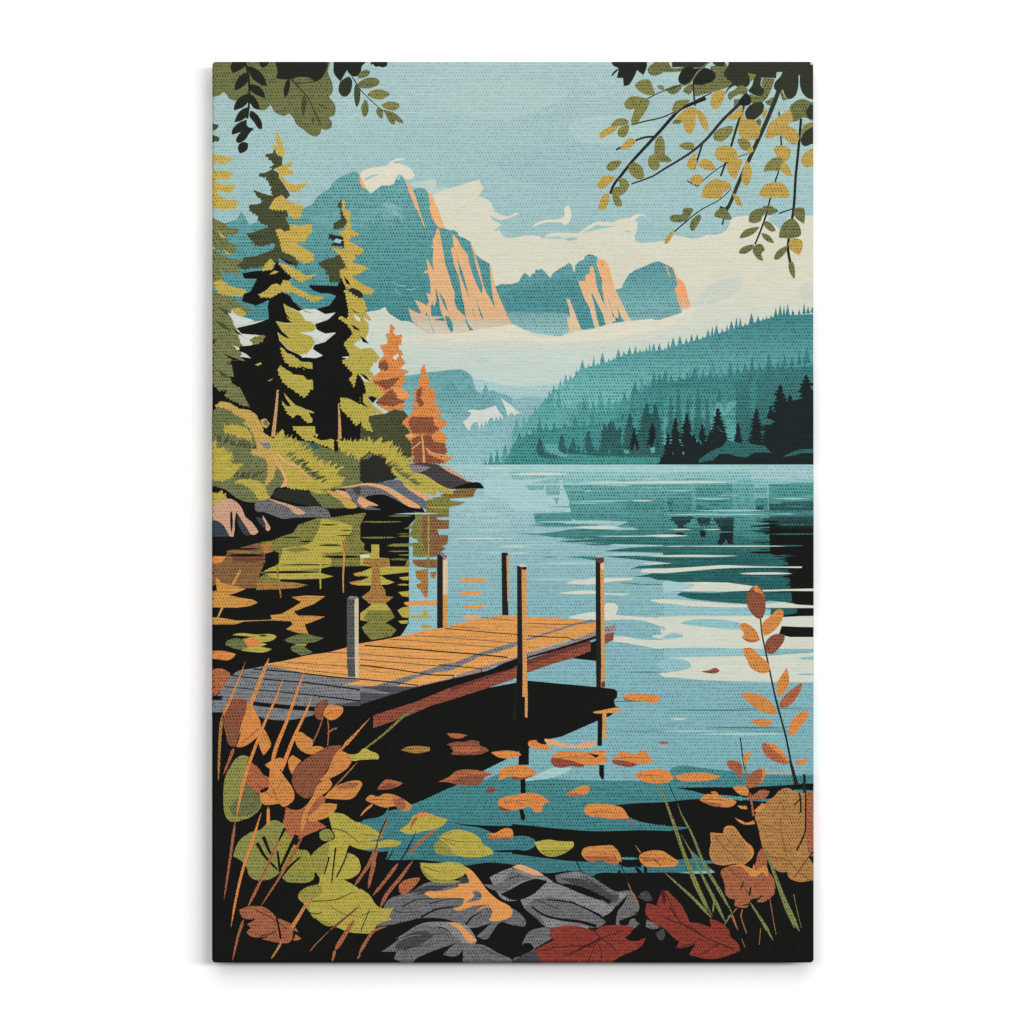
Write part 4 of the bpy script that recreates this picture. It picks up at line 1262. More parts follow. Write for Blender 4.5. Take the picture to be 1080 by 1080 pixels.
K -600,250 110,120 300,138 600,165 730,180 750,200 748,240 725,260 735,300 770,315 700,370 600,410 350,520 250,540 120,600 120,720 45,720 50,620 T14 1040,680 880,760 700,860 400,995 240,1060 200,1085 T05 22,1085 22,-600 T04 22,340 800,300
K 610,380 645,380 640,585 608,585
K 620,720 655,720 655,822 640,825 620,790
K 60,820 95,820 95,940 65,940
K 55,1000 88,1085 60,1085
L PST 30 26 658,330 657,540
PST~ 575,345 640,330 760,312 770,345 680,352 600,355
L KG 1 1 0,540 700,230
@dock:dock | wooden dock running out over the water
T04
@deck:deck>dock
DKG 22,262 110,258 60,232 110,150 160,85 210,50 300,35 420,10 560,0 1080,0 T14 900,0 400,190 200,230 T14 0,290 T04 900,310 700,380 560,405 460,400 380,385 300,345 22,345
DKGD T04 740,330 900,290 1080,265 T14 200,210 410,190 0,300 T04 830,350 760,370
DK T03 450,1075 560,1055 700,1020 850,1000 1000,960 T13 0,935 160,910 300,880 400,855 540,828 620,812 800,770 1010,735 1080,738 T23 110,745 300,752 430,765 600,775 600,830 T23 600,850 430,905 110,1000 -50,1060 T14 1000,0 T14 870,40 670,95 410,160 T14 240,160 100,160 T04 960,150 1080,120 1000,100 700,70 430,15 T03 400,1080
DKG T14 120,150 260,110 340,85 460,70 T14 420,60 520,30 600,0 T13 660,1075 T13 800,1020 920,980 1080,930 T23 100,905 300,840 450,790 560,765 600,770 600,785 470,800 300,855 T23 110,915 T23 0,965 T13 1000,990 850,1030 T14 740,5 640,50 540,60 400,100 300,140 200,190
DKP T14 415,190 415,155 660,100 700,75 900,15 1000,-15 T23 -40,1055 110,1005 400,925 600,845 600,885 420,940 200,1010 T23 110,1035 T14 1010,-2 860,60 680,120
DKP T23 665,820 735,800 742,840 690,860 660,860
K T14 415,185 660,115 900,55 1010,0 T23 40,1040 110,1030 T23 400,945 600,880 600,900 420,960 T23 120,1040 T14 1080,35 900,80 640,170 400,240 200,305 100,345 100,370 0,420 T04 800,420 T04 800,350 940,300 T14 0,300
DKGD T14 0,165 130,155 260,160 400,165 410,190 230,210 120,190
DKGD T14 0,200 200,215 300,200 400,195 340,215 200,250 0,290
T04
L K 9 8 320,38 600,60 900,95 T14 0,110 200,128 410,155
L K 8 10 150,82 400,110 700,135 1080,185
L K 6 10 110,162 400,190 700,220 1080,265
L K 12 20 60,235 100,237
L K 26 34 300,280 520,305 800,325
L K 8 9 T14 0,8 250,40 500,78 665,82
L K 6 7 T14 660,80 668,115
L K 6 7 T14 410,155 408,190
L K 6 7 T14 560,5 700,20 865,35
L K 6 6 T14 862,35 862,70
L K 9 9 T13 30,950 300,970 600,995 850,1015 1050,1035
L K 6 6 T13 600,828 900,855 1080,870
L K 6 6 T23 0,868 40,873
L K 7 6 T23 110,880 250,890 400,895 450,915
L DLN 6 6 T03 850,1000 T13 0,1010 300,1035 650,1055
L DLN 6 6 T13 0,1050 300,1075 T14 600,20
L DLN 5 5 T13 210,905 500,925 800,950 1000,965
L DLN 5 5 T13 380,880 700,900 1080,930
L DLN 5 5 T13 640,815 850,830
L DLN 5 5 T13 860,750 1080,770
L DLN 5 5 T23 110,790 300,800 450,800
L DLN 3 4 T23 110,820 250,825 330,830
L DLN 3 4 T23 110,965 200,962
L DLN 5 5 T04 430,10 700,45 1000,80
L DLN 3 3 T03 560,1075 800,1085 T04 1080,20 T14 200,35
L DLN 3 3 T04 480,-15 800,5 1080,35 T14 150,60
@under:underside>dock
K T14 0,290 400,165 900,50 1080,-20 1080,80 900,110 640,190 400,285 160,360 92,375 0,420
@side_beam:beam>dock | red brown side beam
T14
DKR 92,370 160,345 400,270 640,170 900,85 1080,35 T23 110,1050 300,990 420,960 560,930 560,990 420,1045 T24 290,0 110,65 T14 1080,115 900,175 700,240 500,300 330,375 92,458
DKRD T14 640,170 900,85 1080,35 T23 110,1050 420,955 560,915 560,940 420,985 T24 110,10 0,40 T14 900,105 640,200
DKR T23 660,870 725,855 722,910 662,940
K T23 560,930 600,915 600,1060 500,1050 430,1040 560,990
T14
@post_a:post>dock | short grey post nearest the shore
T03
PSTG 985,615 1000,602 1045,605 1045,1085 T04 1045,95 995,95 T03 985,1085
PSTC 1040,612 1068,612 1068,660 1040,660
PSTC 1038,655 1068,655 1068,1085 T04 1070,100 1045,100 T03 1042,1085
GRL 990,612 1010,598 1060,602 1068,618 1020,620
@post_b:post>dock | post at the far edge of the deck, left one
T13
PSTK 547,300 590,300 590,825 547,828
PST 588,580 622,580 622,815 588,825
PSTL 588,340 622,335 622,590 588,590
GRP 550,292 585,285 620,318 600,345 585,320
@post_c:post>dock | thin post at the far edge of the deck
T13
PSTK 1005,292 1040,292 1050,600 1055,735 1010,735
PST 1040,315 1058,300 1055,640 1048,640
PSTK 1010,288 1050,290 1050,310 1010,310
@post_d:post>dock | tall post on the near side
T23
PSTK 36,380 70,375 75,1085 T24 75,225 78,380 95,395 60,395 0,395 T24 20,300 T23 38,1085
K 40,1080 75,1080 T24 110,400 T24 110,560 20,560
PST 68,410 103,405 106,1085 T24 112,235 110,385 92,380 92,235 74,235 T23 76,1085
PSTL 40,380 75,370 103,378 103,395 70,395
K 68,392 103,390 103,410 75,412
@post_e:post>dock | post at the far end of the dock
T23
PSTK 595,325 630,325 635,1085 T24 635,170 600,170 T23 598,1085
PST 628,370 655,360 660,1085 T24 662,130 640,165 632,168 T23 635,1085
PSTL 630,370 655,362 655,405 632,405
DKRD 600,325 655,322 655,355 625,368 600,350
DKRD T24 635,135 662,120 662,168 635,168
@shallows:shallow_water | teal shallow water with black shadow bands in front
T24
WLN -20,830 110,815 300,740 430,745 350,790 200,830
WTE 0,850 110,835 280,820 450,828 700,832 940,835 1080,840 T34 60,740 300,745 560,775 750,790 1080,790 T35 1080,110 T35 0,420 T25 0,420 T15 800,420 200,310 0,300 T15 0,50 160,0 200,-60 T14 200,1050 400,990 700,860 900,820 980,790 1080,800 1160,840
WTE T05 1000,100 T15 0,50 T15 200,320 T15 0,300
K T15 0,240 100,260 200,255 170,315 0,310
K T34 60,885 300,880 600,878 900,862 1080,850 1080,905 900,900 760,960 560,950 300,930 180,900
K T24 700,1010 900,992 1080,985 T34 200,965 400,960 700,980 1080,1000 T35 1080,1085 T35 0,60 T25 1080,70 850,20 800,-20 T24 780,1030
WTG T34 340,930 560,945 560,975 450,960
WTE T35 0,75 180,85 150,95 0,108
WTE T35 110,315 380,320 380,342 110,340
WTE T35 0,395 150,400 100,410 0,408
K T15 600,40 740,62 1080,75 T25 0,60 200,80 400,100 600,112 900,105 1080,108 T35 200,120 T35 200,310 T25 920,330 T25 920,375 760,330 500,330 330,315 0,272 T25 0,245 130,240 170,200 150,165 0,150 T15 1080,150 960,130 860,90 740,70
K T25 760,320 900,320 930,350 770,352
K T15 940,250 1080,245 T25 60,245 100,265 0,262 T15 1000,262
K T25 600,415 760,410 1080,405 T35 400,400 600,300 1080,200 1080,1100 T05 22,1100 T05 22,-20 T05 1000,-20 T05 1020,150 T15 0,240 180,310 T15 430,315 600,335 760,355 900,335 1080,350 T25 240,410 400,395 500,400 580,430
S WTG T25 750 900 305 20
L K 10 4 T25 460,330 495,405
K T25 745,420 760,390 775,395 770,420
K T25 870,360 900,375 935,415 900,410
K T25 935,360 960,375 960,410 940,410
@rock_a:rock | long grey rock with an orange sunlit ridge
T15
GR 200,600 360,545 470,480 560,470 700,475 760,460 860,520 960,640 1080,690 T25 0,660 100,760 90,790 0,780 T15 1000,760 940,830 900,880 830,860 940,760 760,800 640,745 440,730 300,760 210,780 110,790 230,680 160,680
GRD 340,560 470,500 600,500 690,490 560,530 460,560
L K 9 5 300,650 400,600 560,590
L K 8 4 490,630 600,600 720,590
L K 14 10 430,725 540,670 660,650
L K 16 6 740,790 800,720 860,690
BLG 690,470 730,435 780,465 740,485
ORL 740,360 790,390 850,460 910,540 980,600 1080,665 T25 0,710 T15 1030,740 960,755 915,745 940,680 920,655 820,690 850,660 940,635 830,640 680,675 660,660 720,640 740,590 560,585 520,590 455,555 480,540 560,540 700,510 700,490 780,480 760,430 T15 745,400
GRB 795,545 820,535 855,550 862,590 830,605 750,620 790,595 815,570
@rock_b:rock | rounded grey boulder at the bottom edge
T15
GRL 250,880 330,830 400,785 480,760 620,758 740,770 830,890 790,940 720,910 600,800 500,790 400,800 330,850
GR 150,970 250,900 320,840 430,785 520,790 600,810 700,880 740,910 870,920 1000,990 1080,1030 1080,1060 350,1060 240,1020 260,970
K 380,1040 480,980 620,930 700,900 640,940 590,990 690,998 730,950 730,1050 380,1050
ORL 615,765 700,770 760,820 830,890 780,905 750,880 710,820 670,790
L K 8 4 400,900 500,850 610,835
GRD 330,850 480,830 520,860 400,930 260,960 250,940
@rock_c:rock | grey slanted rocks in the middle of the bottom edge
T25
GRL 0,380 60,390 210,420 290,470 240,500 150,570 60,600 -60,600 T15 940,480 920,440 1000,400 1080,370
GR 0,400 100,430 150,450 60,470 0,500 T15 1060,520 1030,545 920,520 880,490 1000,480
K T25 0,520 110,465 250,465 150,560 60,600 0,600 T15 1000,560
K T25 130,460 250,470 200,520 110,510
PKO T25 0,370 50,350 120,370 190,400 225,425 160,425 90,400
L K 7 3 -20,450 40,430 80,435
GRL 60,600 150,565 260,475 330,490 500,560 740,640 700,690 650,720 560,800 380,790 250,795 180,740 90,660
GR 90,660 120,620 260,580 400,610 560,680 680,750 600,800 500,780 300,740 200,720 250,795 180,740
GR 310,425 480,400 560,430 650,490 740,540 850,540 900,620 900,680 850,700 740,760 760,660 830,560 720,650 600,570 480,500 320,470
GRD 330,445 480,450 600,490 720,560 830,545 700,620 580,560 440,490
L K 18 26 370,490 500,520 620,575 700,620
L K 8 16 250,600 400,615 500,650 600,700 690,760
L K 12 6 410,610 520,660 640,710
L K 12 22 140,650 230,710 350,740 480,755 600,790
K 680,775 720,690 760,630 820,570 800,620 750,690 740,775
GR 740,770 760,690 900,700 880,745 910,770 840,830 800,870
K 760,750 840,720 910,695 900,720 840,745 830,775 770,780
GR T25 70,920 120,830 180,805 260,800 300,870 240,900 160,950 0,1040 0,1030 60,1000 160,960 130,910
GRD T25 0,1040 100,980 170,960 200,1040
GRD T25 900,580 920,550 960,540 1000,600 960,610
GR T25 950,790 960,740 1030,780 1050,800 1000,810
GRD T25 1020,840 1080,800 1080,880 1050,890
@rock_c:rock
T25
GRL 330,440 420,410 480,405 520,430 470,440 400,445
GRL 760,545 830,545 790,590 760,600
L GRL 8 3 420,560 560,610 690,650
L K 6 3 180,600 260,640 330,660
L K 6 3 520,440 600,490 640,500
L K 5 3 90,670 160,720 230,770
@rock_a:rock
T15
L GRL 8 3 240,600 360,560 440,545
L GRL 7 3 340,700 440,660 560,650
L K 6 3 200,660 300,690 420,680
L K 6 3 560,660 640,650 700,640
L GRB 8 3 760,720 840,690 900,670
@rock_b:rock
L K 6 3 300,960 400,930 520,920
L GRL 6 3 280,890 350,860 430,850
L K 5 3 860,940 940,980 1020,1010
@deck:deck
L DKL 5 3 T13 250,925 500,948 800,972
L DKL 5 3 T13 100,990 400,1010 700,1030
L DKL 4 3 T03 600,1070 T13 -60,1040 400,1062
L DLN 3 2 T13 500,880 700,890 900,895
L DLN 3 2 T13 150,940 350,958
L DLN 3 2 T04 700,20 900,30
L DLN 3 2 T14 100,60 330,75
L GRL 5 3 T04 180,115 400,145 600,160
L DKGD 4 3 T04 300,60 500,85 700,100
L DKGD 4 3 T04 130,200 400,230 640,260
L DKGD 4 3 T04 260,130 500,155 760,190
L GRL 4 3 T04 420,340 560,360 700,360
@post_reflection:reflection>shallows
T24
K 60,818 95,818 97,925 92,945 63,945
K 50,1035 80,1035 92,1085 T25 95,20 78,42 62,20 T24 60,1085
@fl1:floating_leaf
T24
OR 780,235 830,215 920,215 985,218 1050,240 1055,262 1010,280 940,270 850,262
BR 785,240 850,258 930,240 900,250 840,265 800,255
@fl2:floating_leaf
PKO 230,535 300,540 350,560 460,578 520,560 600,552 600,570 520,600 440,600 350,588 270,575 240,560
@fl3:floating_leaf
OR 120,550 180,545 250,575 280,615 220,612 150,600 115,580
K 170,548 225,545 248,570 210,572
@fl4:floating_leaf
DKR 275,690 300,660 400,680 520,715 500,735 420,728 340,742 290,720
OR 275,665 330,628 430,622 530,632 600,615 690,628 650,645 690,690 600,722 500,715 420,690 340,675
K 520,632 620,650 600,668 560,645
@fl5:floating_leaf
DKR 710,685 800,690 895,715 850,735 760,722 715,705
OR 690,690 740,655 770,628 890,640 920,620 960,622 965,645 1010,690 960,710 880,710 800,690 730,680
@fl6:floating_leaf
OR 865,790 930,765 1080,752 T34 60,790 70,820 0,850 T24 960,845 900,820
OR T34 -10,755 70,800 20,850 -10,845
@fl7:floating_leaf
T34
OR~ 80,800 160,780 280,775 400,800 380,818 250,838 130,835
@fl8:floating_leaf
T24
DKR 0,805 80,800 165,795 90,820 0,830
OR -90,770 -60,740 0,728 100,725 180,785 120,800 60,812 0,800 -90,830
@fl9:floating_leaf
ORD 380,930 440,925 520,935 470,942 400,940
OR 385,925 440,895 500,868 550,870 555,895 520,930 450,920
@fl10:floating_leaf
OR -100,975 -60,950 0,940 120,918 180,925 270,985 220,1010 215,1050 160,1055 130,1020 60,1035 0,1045 -80,1040 -95,1000
BR 0,968 40,980 0,990
BR -100,975 -95,1000 -80,1040 -60,1045 -75,1000
@fl11:floating_leaf
OR 515,1055 530,1010 640,1000 740,1010 790,1030 820,1075 T25 830,20 700,25 620,10 T24 550,1085
ORD T25 800,22 900,55 830,40
@fl12:floating_leaf
OR 0,620 60,640 65,652 0,672 -90,668 -150,630
@fl13:floating_leaf
T14
ORD 615,495 700,497 765,510 700,532 640,520
@fl14:floating_leaf
BR 615,575 680,555 750,555 780,545 850,555 850,580 900,600 915,620 850,645 700,650 645,645 660,610
ORD 640,600 760,590 860,600 840,620 700,630
@fl15:floating_leaf
ORD 555,840 640,800 680,765 800,755 900,770 950,785 890,810 850,855 720,865 640,845
BR 640,850 740,800 880,800 860,850 720,865
@fl16:floating_leaf
BRO 290,615 340,590 495,595 495,620 400,638
@fl17:floating_leaf
ORD 122,895 150,850 180,825 240,830 305,850 250,880 180,895
DKR 130,890 180,858 270,858 220,885
@fl18:floating_leaf
LFO 35,970 70,935 130,945 170,925 230,930 300,960 370,1010 360,1035 300,1045 250,1015 180,1025 100,1000
LFB 230,960 300,960 325,1010 300,1045 250,1015
@fl19:floating_leaf
BR 885,910 930,880 975,900 920,920
@fl20:floating_leaf
OR 975,990 1010,965 1080,950 T24 40,940 T14 1080,1040 1000,1035
DKR 985,1010 1030,1030 1085,1042 1000,1042
@fl21:floating_leaf
ORD T24 1030,560 T34 0,552 42,562 0,575
@fl22:floating_leaf
T34
BR 265,55 320,45 370,30 400,50 370,68 310,66
@fl23:floating_leaf
LFO 255,970 300,930 345,930 335,912 375,912 400,945 480,960 520,985 480,1018 380,1015 300,995
ORD 270,975 330,985 430,1005 380,1018 300,995
@fl24:floating_leaf
LFO~ 620,410 680,392 750,398 775,420 740,445 680,445
@fl25:floating_leaf
T04
OR T03 22,990 110,990 195,1012 150,1052 80,1050 22,1035
@fl26:floating_leaf
T03
OR 22,303 125,315 100,350 60,367 22,355
@fl27:floating_leaf
T03
MU 170,875 220,862 340,872 460,872 487,888 450,915 370,925 415,942 370,960 430,970 450,975 400,998 300,995 230,985 260,965 120,945 135,918 240,905 330,890
OLG 120,945 135,915 250,910 290,960 220,978
OR 250,905 350,900 370,950 290,960
K 360,878 400,874 420,880 370,884
@fl28:floating_leaf
T25
YG 160,190 260,172 330,182 435,185 440,215 410,245 350,280 260,292 200,260
YGD 190,245 300,245 410,238 350,280 260,292
@fl29:floating_leaf
LFO 495,270 510,235 600,218 670,212 710,212 765,270 780,335 760,320 750,345 680,340 640,322 560,330 510,300
ORD 510,290 640,285 740,290 750,345 680,340 640,322 560,330
@fl30:floating_leaf
LFO 905,290 940,262 1080,255 T35 10,262 105,325 90,355 0,368 T25 1000,368 940,355 910,320
ORD T25 910,290 1000,305 1080,300 T35 80,325 0,315 T25 1000,325 930,320
L K 5 5 T25 1010,310 1060,360
L MUY 6 3 T25 915,265 880,215
@fl31:floating_leaf
T15
OR 900,130 960,125 1030,90 1080,100 T25 8,120 T15 1080,172 1040,160 960,168 920,165
ORD 905,135 1000,150 1080,150 1080,172 1000,160 930,172
@fl32:floating_leaf | yellow floating leaf
YG 275,105 350,50 380,0 T14 420,1075 500,1070 T15 560,10 620,25 600,60 540,95 460,110 380,130 330,130
ORD 380,20 420,0 390,50 350,110 360,70
@fl33:floating_leaf | yellow floating leaf
LFYD 530,200 560,180 600,190 640,250 700,285 620,285 540,265
YG 545,155 640,110 700,100 850,160 870,200 940,250 945,275 850,297 740,295 660,270 620,210
L BRD 5 2 550,155 700,185 850,190
L BRD 4 2 580,160 700,230
L BRD 4 2 560,150 680,110
@fl34:floating_leaf | yellow floating leaf
LFYD 425,350 440,400 500,465 600,485 720,470 600,440
YG 425,335 540,340 640,332 730,350 760,400 730,430 640,460 540,450 470,410
L BRD 6 3 450,360 550,400 660,400
@fl35:floating_leaf
ORD~ 280,490 330,455 425,445 390,500 330,555 290,560 275,530
@fl36:floating_leaf
T14
YG -20,640 30,600 70,620 130,650 130,680 0,685 -60,690 -100,640
L OLR 12 20 40,600 180,490 320,360
L OLB 18 8 300,380 390,322
@fl37:floating_leaf
OR T15 400,0 T14 410,1065 500,1068 T15 480,5 390,12
@oak:oak_spray | olive lobed leaf cluster in the top left corner
T00
HOL~ 22,20 870,20 850,100 875,170 885,215 880,260 858,285 895,330 905,380 890,420 858,430 880,470 870,505 835,522 805,515 795,545 765,567 720,555 680,520 630,485 600,430 572,405 540,420 500,410 465,385 440,342 410,375 370,380 330,360 290,330 200,315 150,300 125,265 105,252 75,275 45,283 22,275
L KG 9 5 575,145 640,215 700,280 760,400 800,485
L KG 8 5 610,190 690,185 760,170
L KG 8 5 780,335 840,370
@spray_a:leafy_twig | black drooping twig at the top left
T00
L HBD 14 16 260,25 285,150 290,300 275,440
HBD 155,70 165,50 200,25 260,30 260,65 230,90 175,115
HBD 275,68 330,80 380,120 405,170 415,210 360,190 310,150
HBD 275,110 230,130 195,180 185,240 240,215 285,160
HBD 285,195 350,205 390,245 405,295 350,275 300,240
HBD 300,265 350,320 365,375 330,370 290,310 250,355 180,382 185,340 220,290 280,262
HBD 285,355 230,380 200,420 183,467 240,450 280,415
HBD 300,380 345,410 380,470 380,512 365,515 320,460 290,420
HBD 275,445 200,480 165,530 168,555 230,535 195,600 205,612 260,590 290,545 325,510 275,490
HBD 250,605 280,615 275,660 225,688 210,660 215,625
HBD 355,25 440,25 420,55 390,80 365,60
@spray_b:leafy_twig | black foliage along the top edge
T00
HBD 465,25 850,25 840,90 800,155 760,175 720,150 640,145 600,155 520,160 480,150 490,100
HBD 885,25 1080,25 T10 60,25 10,70 T00 1080,120 1030,140 985,95 940,175 890,110 890,60
HBD 575,145 580,200 560,270 540,292 535,240 550,180
HOD 680,265 698,310 685,390 670,430 660,370 668,300
HOD 742,430 755,455 745,475 735,455
HBD T10 60,25 190,25 190,60 165,75 130,68 110,72 90,50 75,60
@spray_c:leafy_twig | twig with olive leaves right of the black foliage
T00
L HBD 8 5 1020,140 1060,200 T10 10,245 120,350 180,395
HDK~ T00 1000,140 940,175 925,240 950,280 985,280 1015,240 1022,170
HOD~ 1050,195 1035,240 1040,320 1055,357 1075,320 1080,230
T10
HOL 0,110 40,92 70,100 60,130 20,150 -20,150
HOL~ -10,180 50,150 110,150 140,178 110,210 40,225 -20,215
HOG~ 50,270 100,235 160,235 210,265 160,300 110,300
HOL~ 35,305 8,350 15,410 35,428 58,390 55,330
HOG~ 150,345 200,318 270,330 280,355 250,380 190,375
HOL 125,355 115,400 150,440 160,430 155,375
HOL 165,375 200,385 245,400 310,465 300,472 250,452 245,480 225,480 200,450
@bough:leafy_branch | branch with olive and gold leaves in the top right corner
T20
HBD 700,25 960,25 960,70 935,130 890,95 860,160 830,200 795,208 790,150 745,150 760,90 710,140 708,130 760,80 720,60
T30
HOL~ 20,20 60,80 160,70 150,100 0,108 -20,80
HOL T20 965,90 1000,50 1060,15 1085,20 1085,100 990,130
HOL 330,70 440,40 480,130 490,190 400,235 300,262 215,285 210,180 350,140
HOL 215,215 180,270 135,245 155,215 205,190
HOL 10,230 100,200 130,210 105,250 60,268
HDK 45,15 325,15 300,60 235,78 150,72 60,76
HDK 345,15 440,15 430,60 400,68 350,45
HDK 480,15 1075,15 1075,110 1000,110 850,108 805,108 800,152 700,148 640,150 600,118 615,180 590,215 530,215 480,180 430,122 455,70
HDK 850,106 1075,108 1075,305 1020,290 985,250 970,200 970,130 960,130 950,250 930,285 895,300 870,285 850,235 815,250 785,220 790,185 830,140
HDK 640,148 700,150 690,200 718,240 700,275 640,270 600,240 630,200
HDK 530,195 470,225 435,270 450,230 500,185
HOL 500,235 560,200 600,235 580,270 540,265 470,310 455,270
HOL 710,148 790,155 720,310 660,340 620,320 610,262 700,275 715,240 695,195
HOL 500,300 545,300 530,340 500,355
HOL 720,320 780,285 800,330 750,345
HOG 600,112 660,128 622,180
HBD 215,85 300,78 360,110 368,150 290,195 205,195 210,150
HBD 150,75 240,90 220,150 140,198 105,170 120,110
L HOL 14 10 325,35 240,110 180,190 60,215
HBD 590,255 620,295 620,330 580,350 525,335 550,290
HDK~ 580,390 620,340 690,320 715,345 700,400 640,450 590,440
HOL 1050,320 980,300 910,340 895,380 920,465 960,450 1000,430 1075,480 1075,330
HOG 995,490 1030,470 1075,460 1075,520 980,560
HDK 1075,490 1000,540 975,600 1000,635 1050,620 1075,600
HDK 1075,325 1040,340 1010,390 1030,440 1075,470
HOL 840,225 870,290 895,300 850,312 832,270
SKYL 1048,30 1058,28 1060,70 1045,55
@twig_a:twig>bough
T30
L HBD 26 18 300,295 210,330 120,370 60,430 -10,510 T20 960,630 850,750 780,840 725,910 700,975
L HBD 8 10 T30 340,255 250,300 100,380 -10,430 T20 940,460 850,485
L HBD 6 8 T30 150,180 70,220 -10,245 T20 960,300 890,350 850,460
L HBD 16 12 T20 1030,570 960,570 880,595 740,662
L HDK 24 10 T30 540,335 420,450 300,590 180,690 0,800 T20 1000,850 850,905
L HDK 14 14 T30 275,620 240,730 215,800
L HBD 10 12 210,180 215,280 225,350
@twig_b:twig>bough
T30
L HDK 20 14 570,350 520,500 460,700 405,850
L HDK 24 26 375,870 395,930 400,1000
L HDK 32 22 820,240 740,440 640,660 540,880 450,1085 T31 400,-10
L HBD 6 8 T30 600,690 520,715 380,800 280,880 240,920 165,880
L HBD 6 10 480,940 400,1015 280,1080 T31 210,50 150,100 75,165
L HBD 10 12 T30 820,390 830,500 838,630
L HBD 10 12 820,810 780,930 740,1080
L HBD 18 20 978,440 960,650 940,850 925,1080 T31 895,180 885,290 900,380
L HBD 14 12 T31 745,0 700,130 650,255
L HBD 8 12 T31 450,0 430,60 418,115
L HBD 10 8 T31 820,35 920,0
T20
@bl1:leaf>bough
HOG~ 875,200 920,165 980,165 1005,220 1015,265 960,270 900,240
@bl2:leaf>bough
HOG~ 1035,205 1075,205 1085,235 1050,230
@bl3:leaf>bough
HOG~ 800,330 840,285 900,282 980,310 930,340 850,375 810,365
@bl4:leaf>bough
HOG~ 980,310 960,370 900,460 855,485 850,460 870,380 900,340
@bl5:leaf>bough
HOG~ 705,490 740,445 800,438 835,465 780,490
@bl6:leaf>bough
HGD~ 625,545 690,500 760,490 740,520 680,560 630,580
@bl7:leaf>bough
HOG~ 760,510 830,480 828,530 800,572 755,560
@bl8:leaf>bough
HGD~ 770,655 820,590 850,578 880,600 850,640 800,660
@bl9:leaf>bough
HOG~ 1030,580 1060,560 1085,600 1085,740 1050,740 1050,790 1010,810 970,770 975,710 1010,690 1015,620
@bl10:leaf>bough
HOG~ 670,790 700,745 780,740 750,790 700,815
@bl11:leaf>bough
HGD~ 605,910 650,850 730,855 690,910 630,942
@bl12:leaf>bough
HOG~ 830,780 870,750 925,785 940,860 890,870 840,830
@bl13:leaf>bough
HOG~ 760,870 800,865 835,910 800,970 760,990 710,980 730,930 765,920
@bl14:leaf>bough
HOG~ 715,990 760,990 785,1060 740,1060
@bl15:leaf>bough
HGD~ 690,975 650,985 625,1030 618,1085 660,1085 690,1030
T30
@bl16:leaf>bough
HOG~ 60,380 80,320 130,305 190,310 130,360 80,400
@bl17:leaf>bough
HOL~ 60,470 120,420 150,440 110,475
@bl18:leaf>bough
HGD~ 85,440 160,370 220,360 230,430 220,500 190,552 150,520 130,460
@bl19:leaf>bough
HGD~ 225,370 270,390 310,450 315,520 290,520 250,450
@bl20:leaf>bough
HGD~ 335,300 350,260 400,235 435,245 420,320 375,375 340,350
@bl21:leaf>bough
HGD~ 450,430 500,400 560,350 550,420 500,450
@bl22:leaf>bough
HOG~ 355,550 400,510 480,490 495,515 470,560 410,605 360,590
@bl23:leaf>bough
HGD~ 530,500 570,380 580,440 650,450 690,490 670,580 600,595 540,560
@bl24:leaf>bough
HOL~ 660,450 690,440 690,490 665,480
@bl25:leaf>bough
HGD~ 700,400 725,370 740,385 710,440
@bl26:leaf>bough
HOG~ 110,630 160,608 215,620 210,660 150,658
@bl27:leaf>bough
HGD~ 220,685 180,730 165,770 200,810 235,760
@bl28:leaf>bough
HGD~ 245,760 280,728 330,735 370,795 320,808 260,785
@bl29:leaf>bough
HGD~ 190,870 230,835 280,860 260,910 210,910
@bl30:leaf>bough
HGD~ 365,700 380,650 440,630 510,660 530,720 450,750 390,740
@bl31:leaf>bough
HGD~ 445,770 500,735 560,730 540,800 510,868 470,840
@bl32:leaf>bough
HGD~ 590,740 625,800 620,870 590,920 555,880 560,820
@bl33:leaf>bough
HOG~ 525,590 570,580 620,620 600,670 550,650
@bl34:leaf>bough
HGD~ 590,660 630,640 640,665 610,690
@bl35:leaf>bough
HGD~ 270,990 300,910 370,870 470,895 480,930 420,970 410,1005 330,1010
@bl36:leaf>bough
HGD~ 490,970 530,990 560,1065 520,1050
@bl37:leaf>bough
HGD~ 730,580 750,480 810,430 860,400 900,375 920,460 880,480 940,520 965,580 930,625 880,600 830,560
@bl38:leaf>bough
HGD~ 785,650 840,630 900,655 895,720 860,750 800,700
@bl39:leaf>bough
HOG 710,820 740,750 820,715 855,750 820,810 780,810
@bl40:leaf>bough
HGD 850,745 890,780 915,850 870,840 830,800
@bl41:leaf>bough
HGD~ 680,980 720,910 820,890 870,920 890,1000 800,1000 720,1000
@bl42:leaf>bough
HGD~ 975,735 1000,690 1070,650 1070,760 1010,785
@bl43:leaf>bough
HOL~ 690,1085 720,1060 780,1065 780,1085
T20
@bl44:leaf>bough
HOL~ 1085,690 1085,745 1050,745
T30
@bl45:leaf>bough
HOL~ -10,685 60,740 0,745
T31
@bl46:leaf>bough
HGD~ 5,250 20,200 70,150 65,190 30,245
@bl47:leaf>bough
HOL~ 40,70 60,45 130,40 140,0 210,0 190,50 150,90 70,95
@bl48:leaf>bough
HOL~ 185,130 200,80 250,40 268,60 240,120 205,160
@bl49:leaf>bough
HOL~ 360,50 390,5 440,0 485,70 470,80 410,70
@bl50:leaf>bough
HOL~ 605,90 620,30 670,0 740,0 700,60 690,90 640,105
@bl51:leaf>bough
HOL~ 745,0 800,0 815,20 760,45 740,40
@bl52:leaf>bough
HOL~ 715,90 760,100 797,155 770,165 720,130
@bl53:leaf>bough
HOL~ 540,210 580,150 680,130 650,170 600,200
@bl54:leaf>bough
HOL~ 695,175 750,190 785,245 740,235 710,210
@bl55:leaf>bough
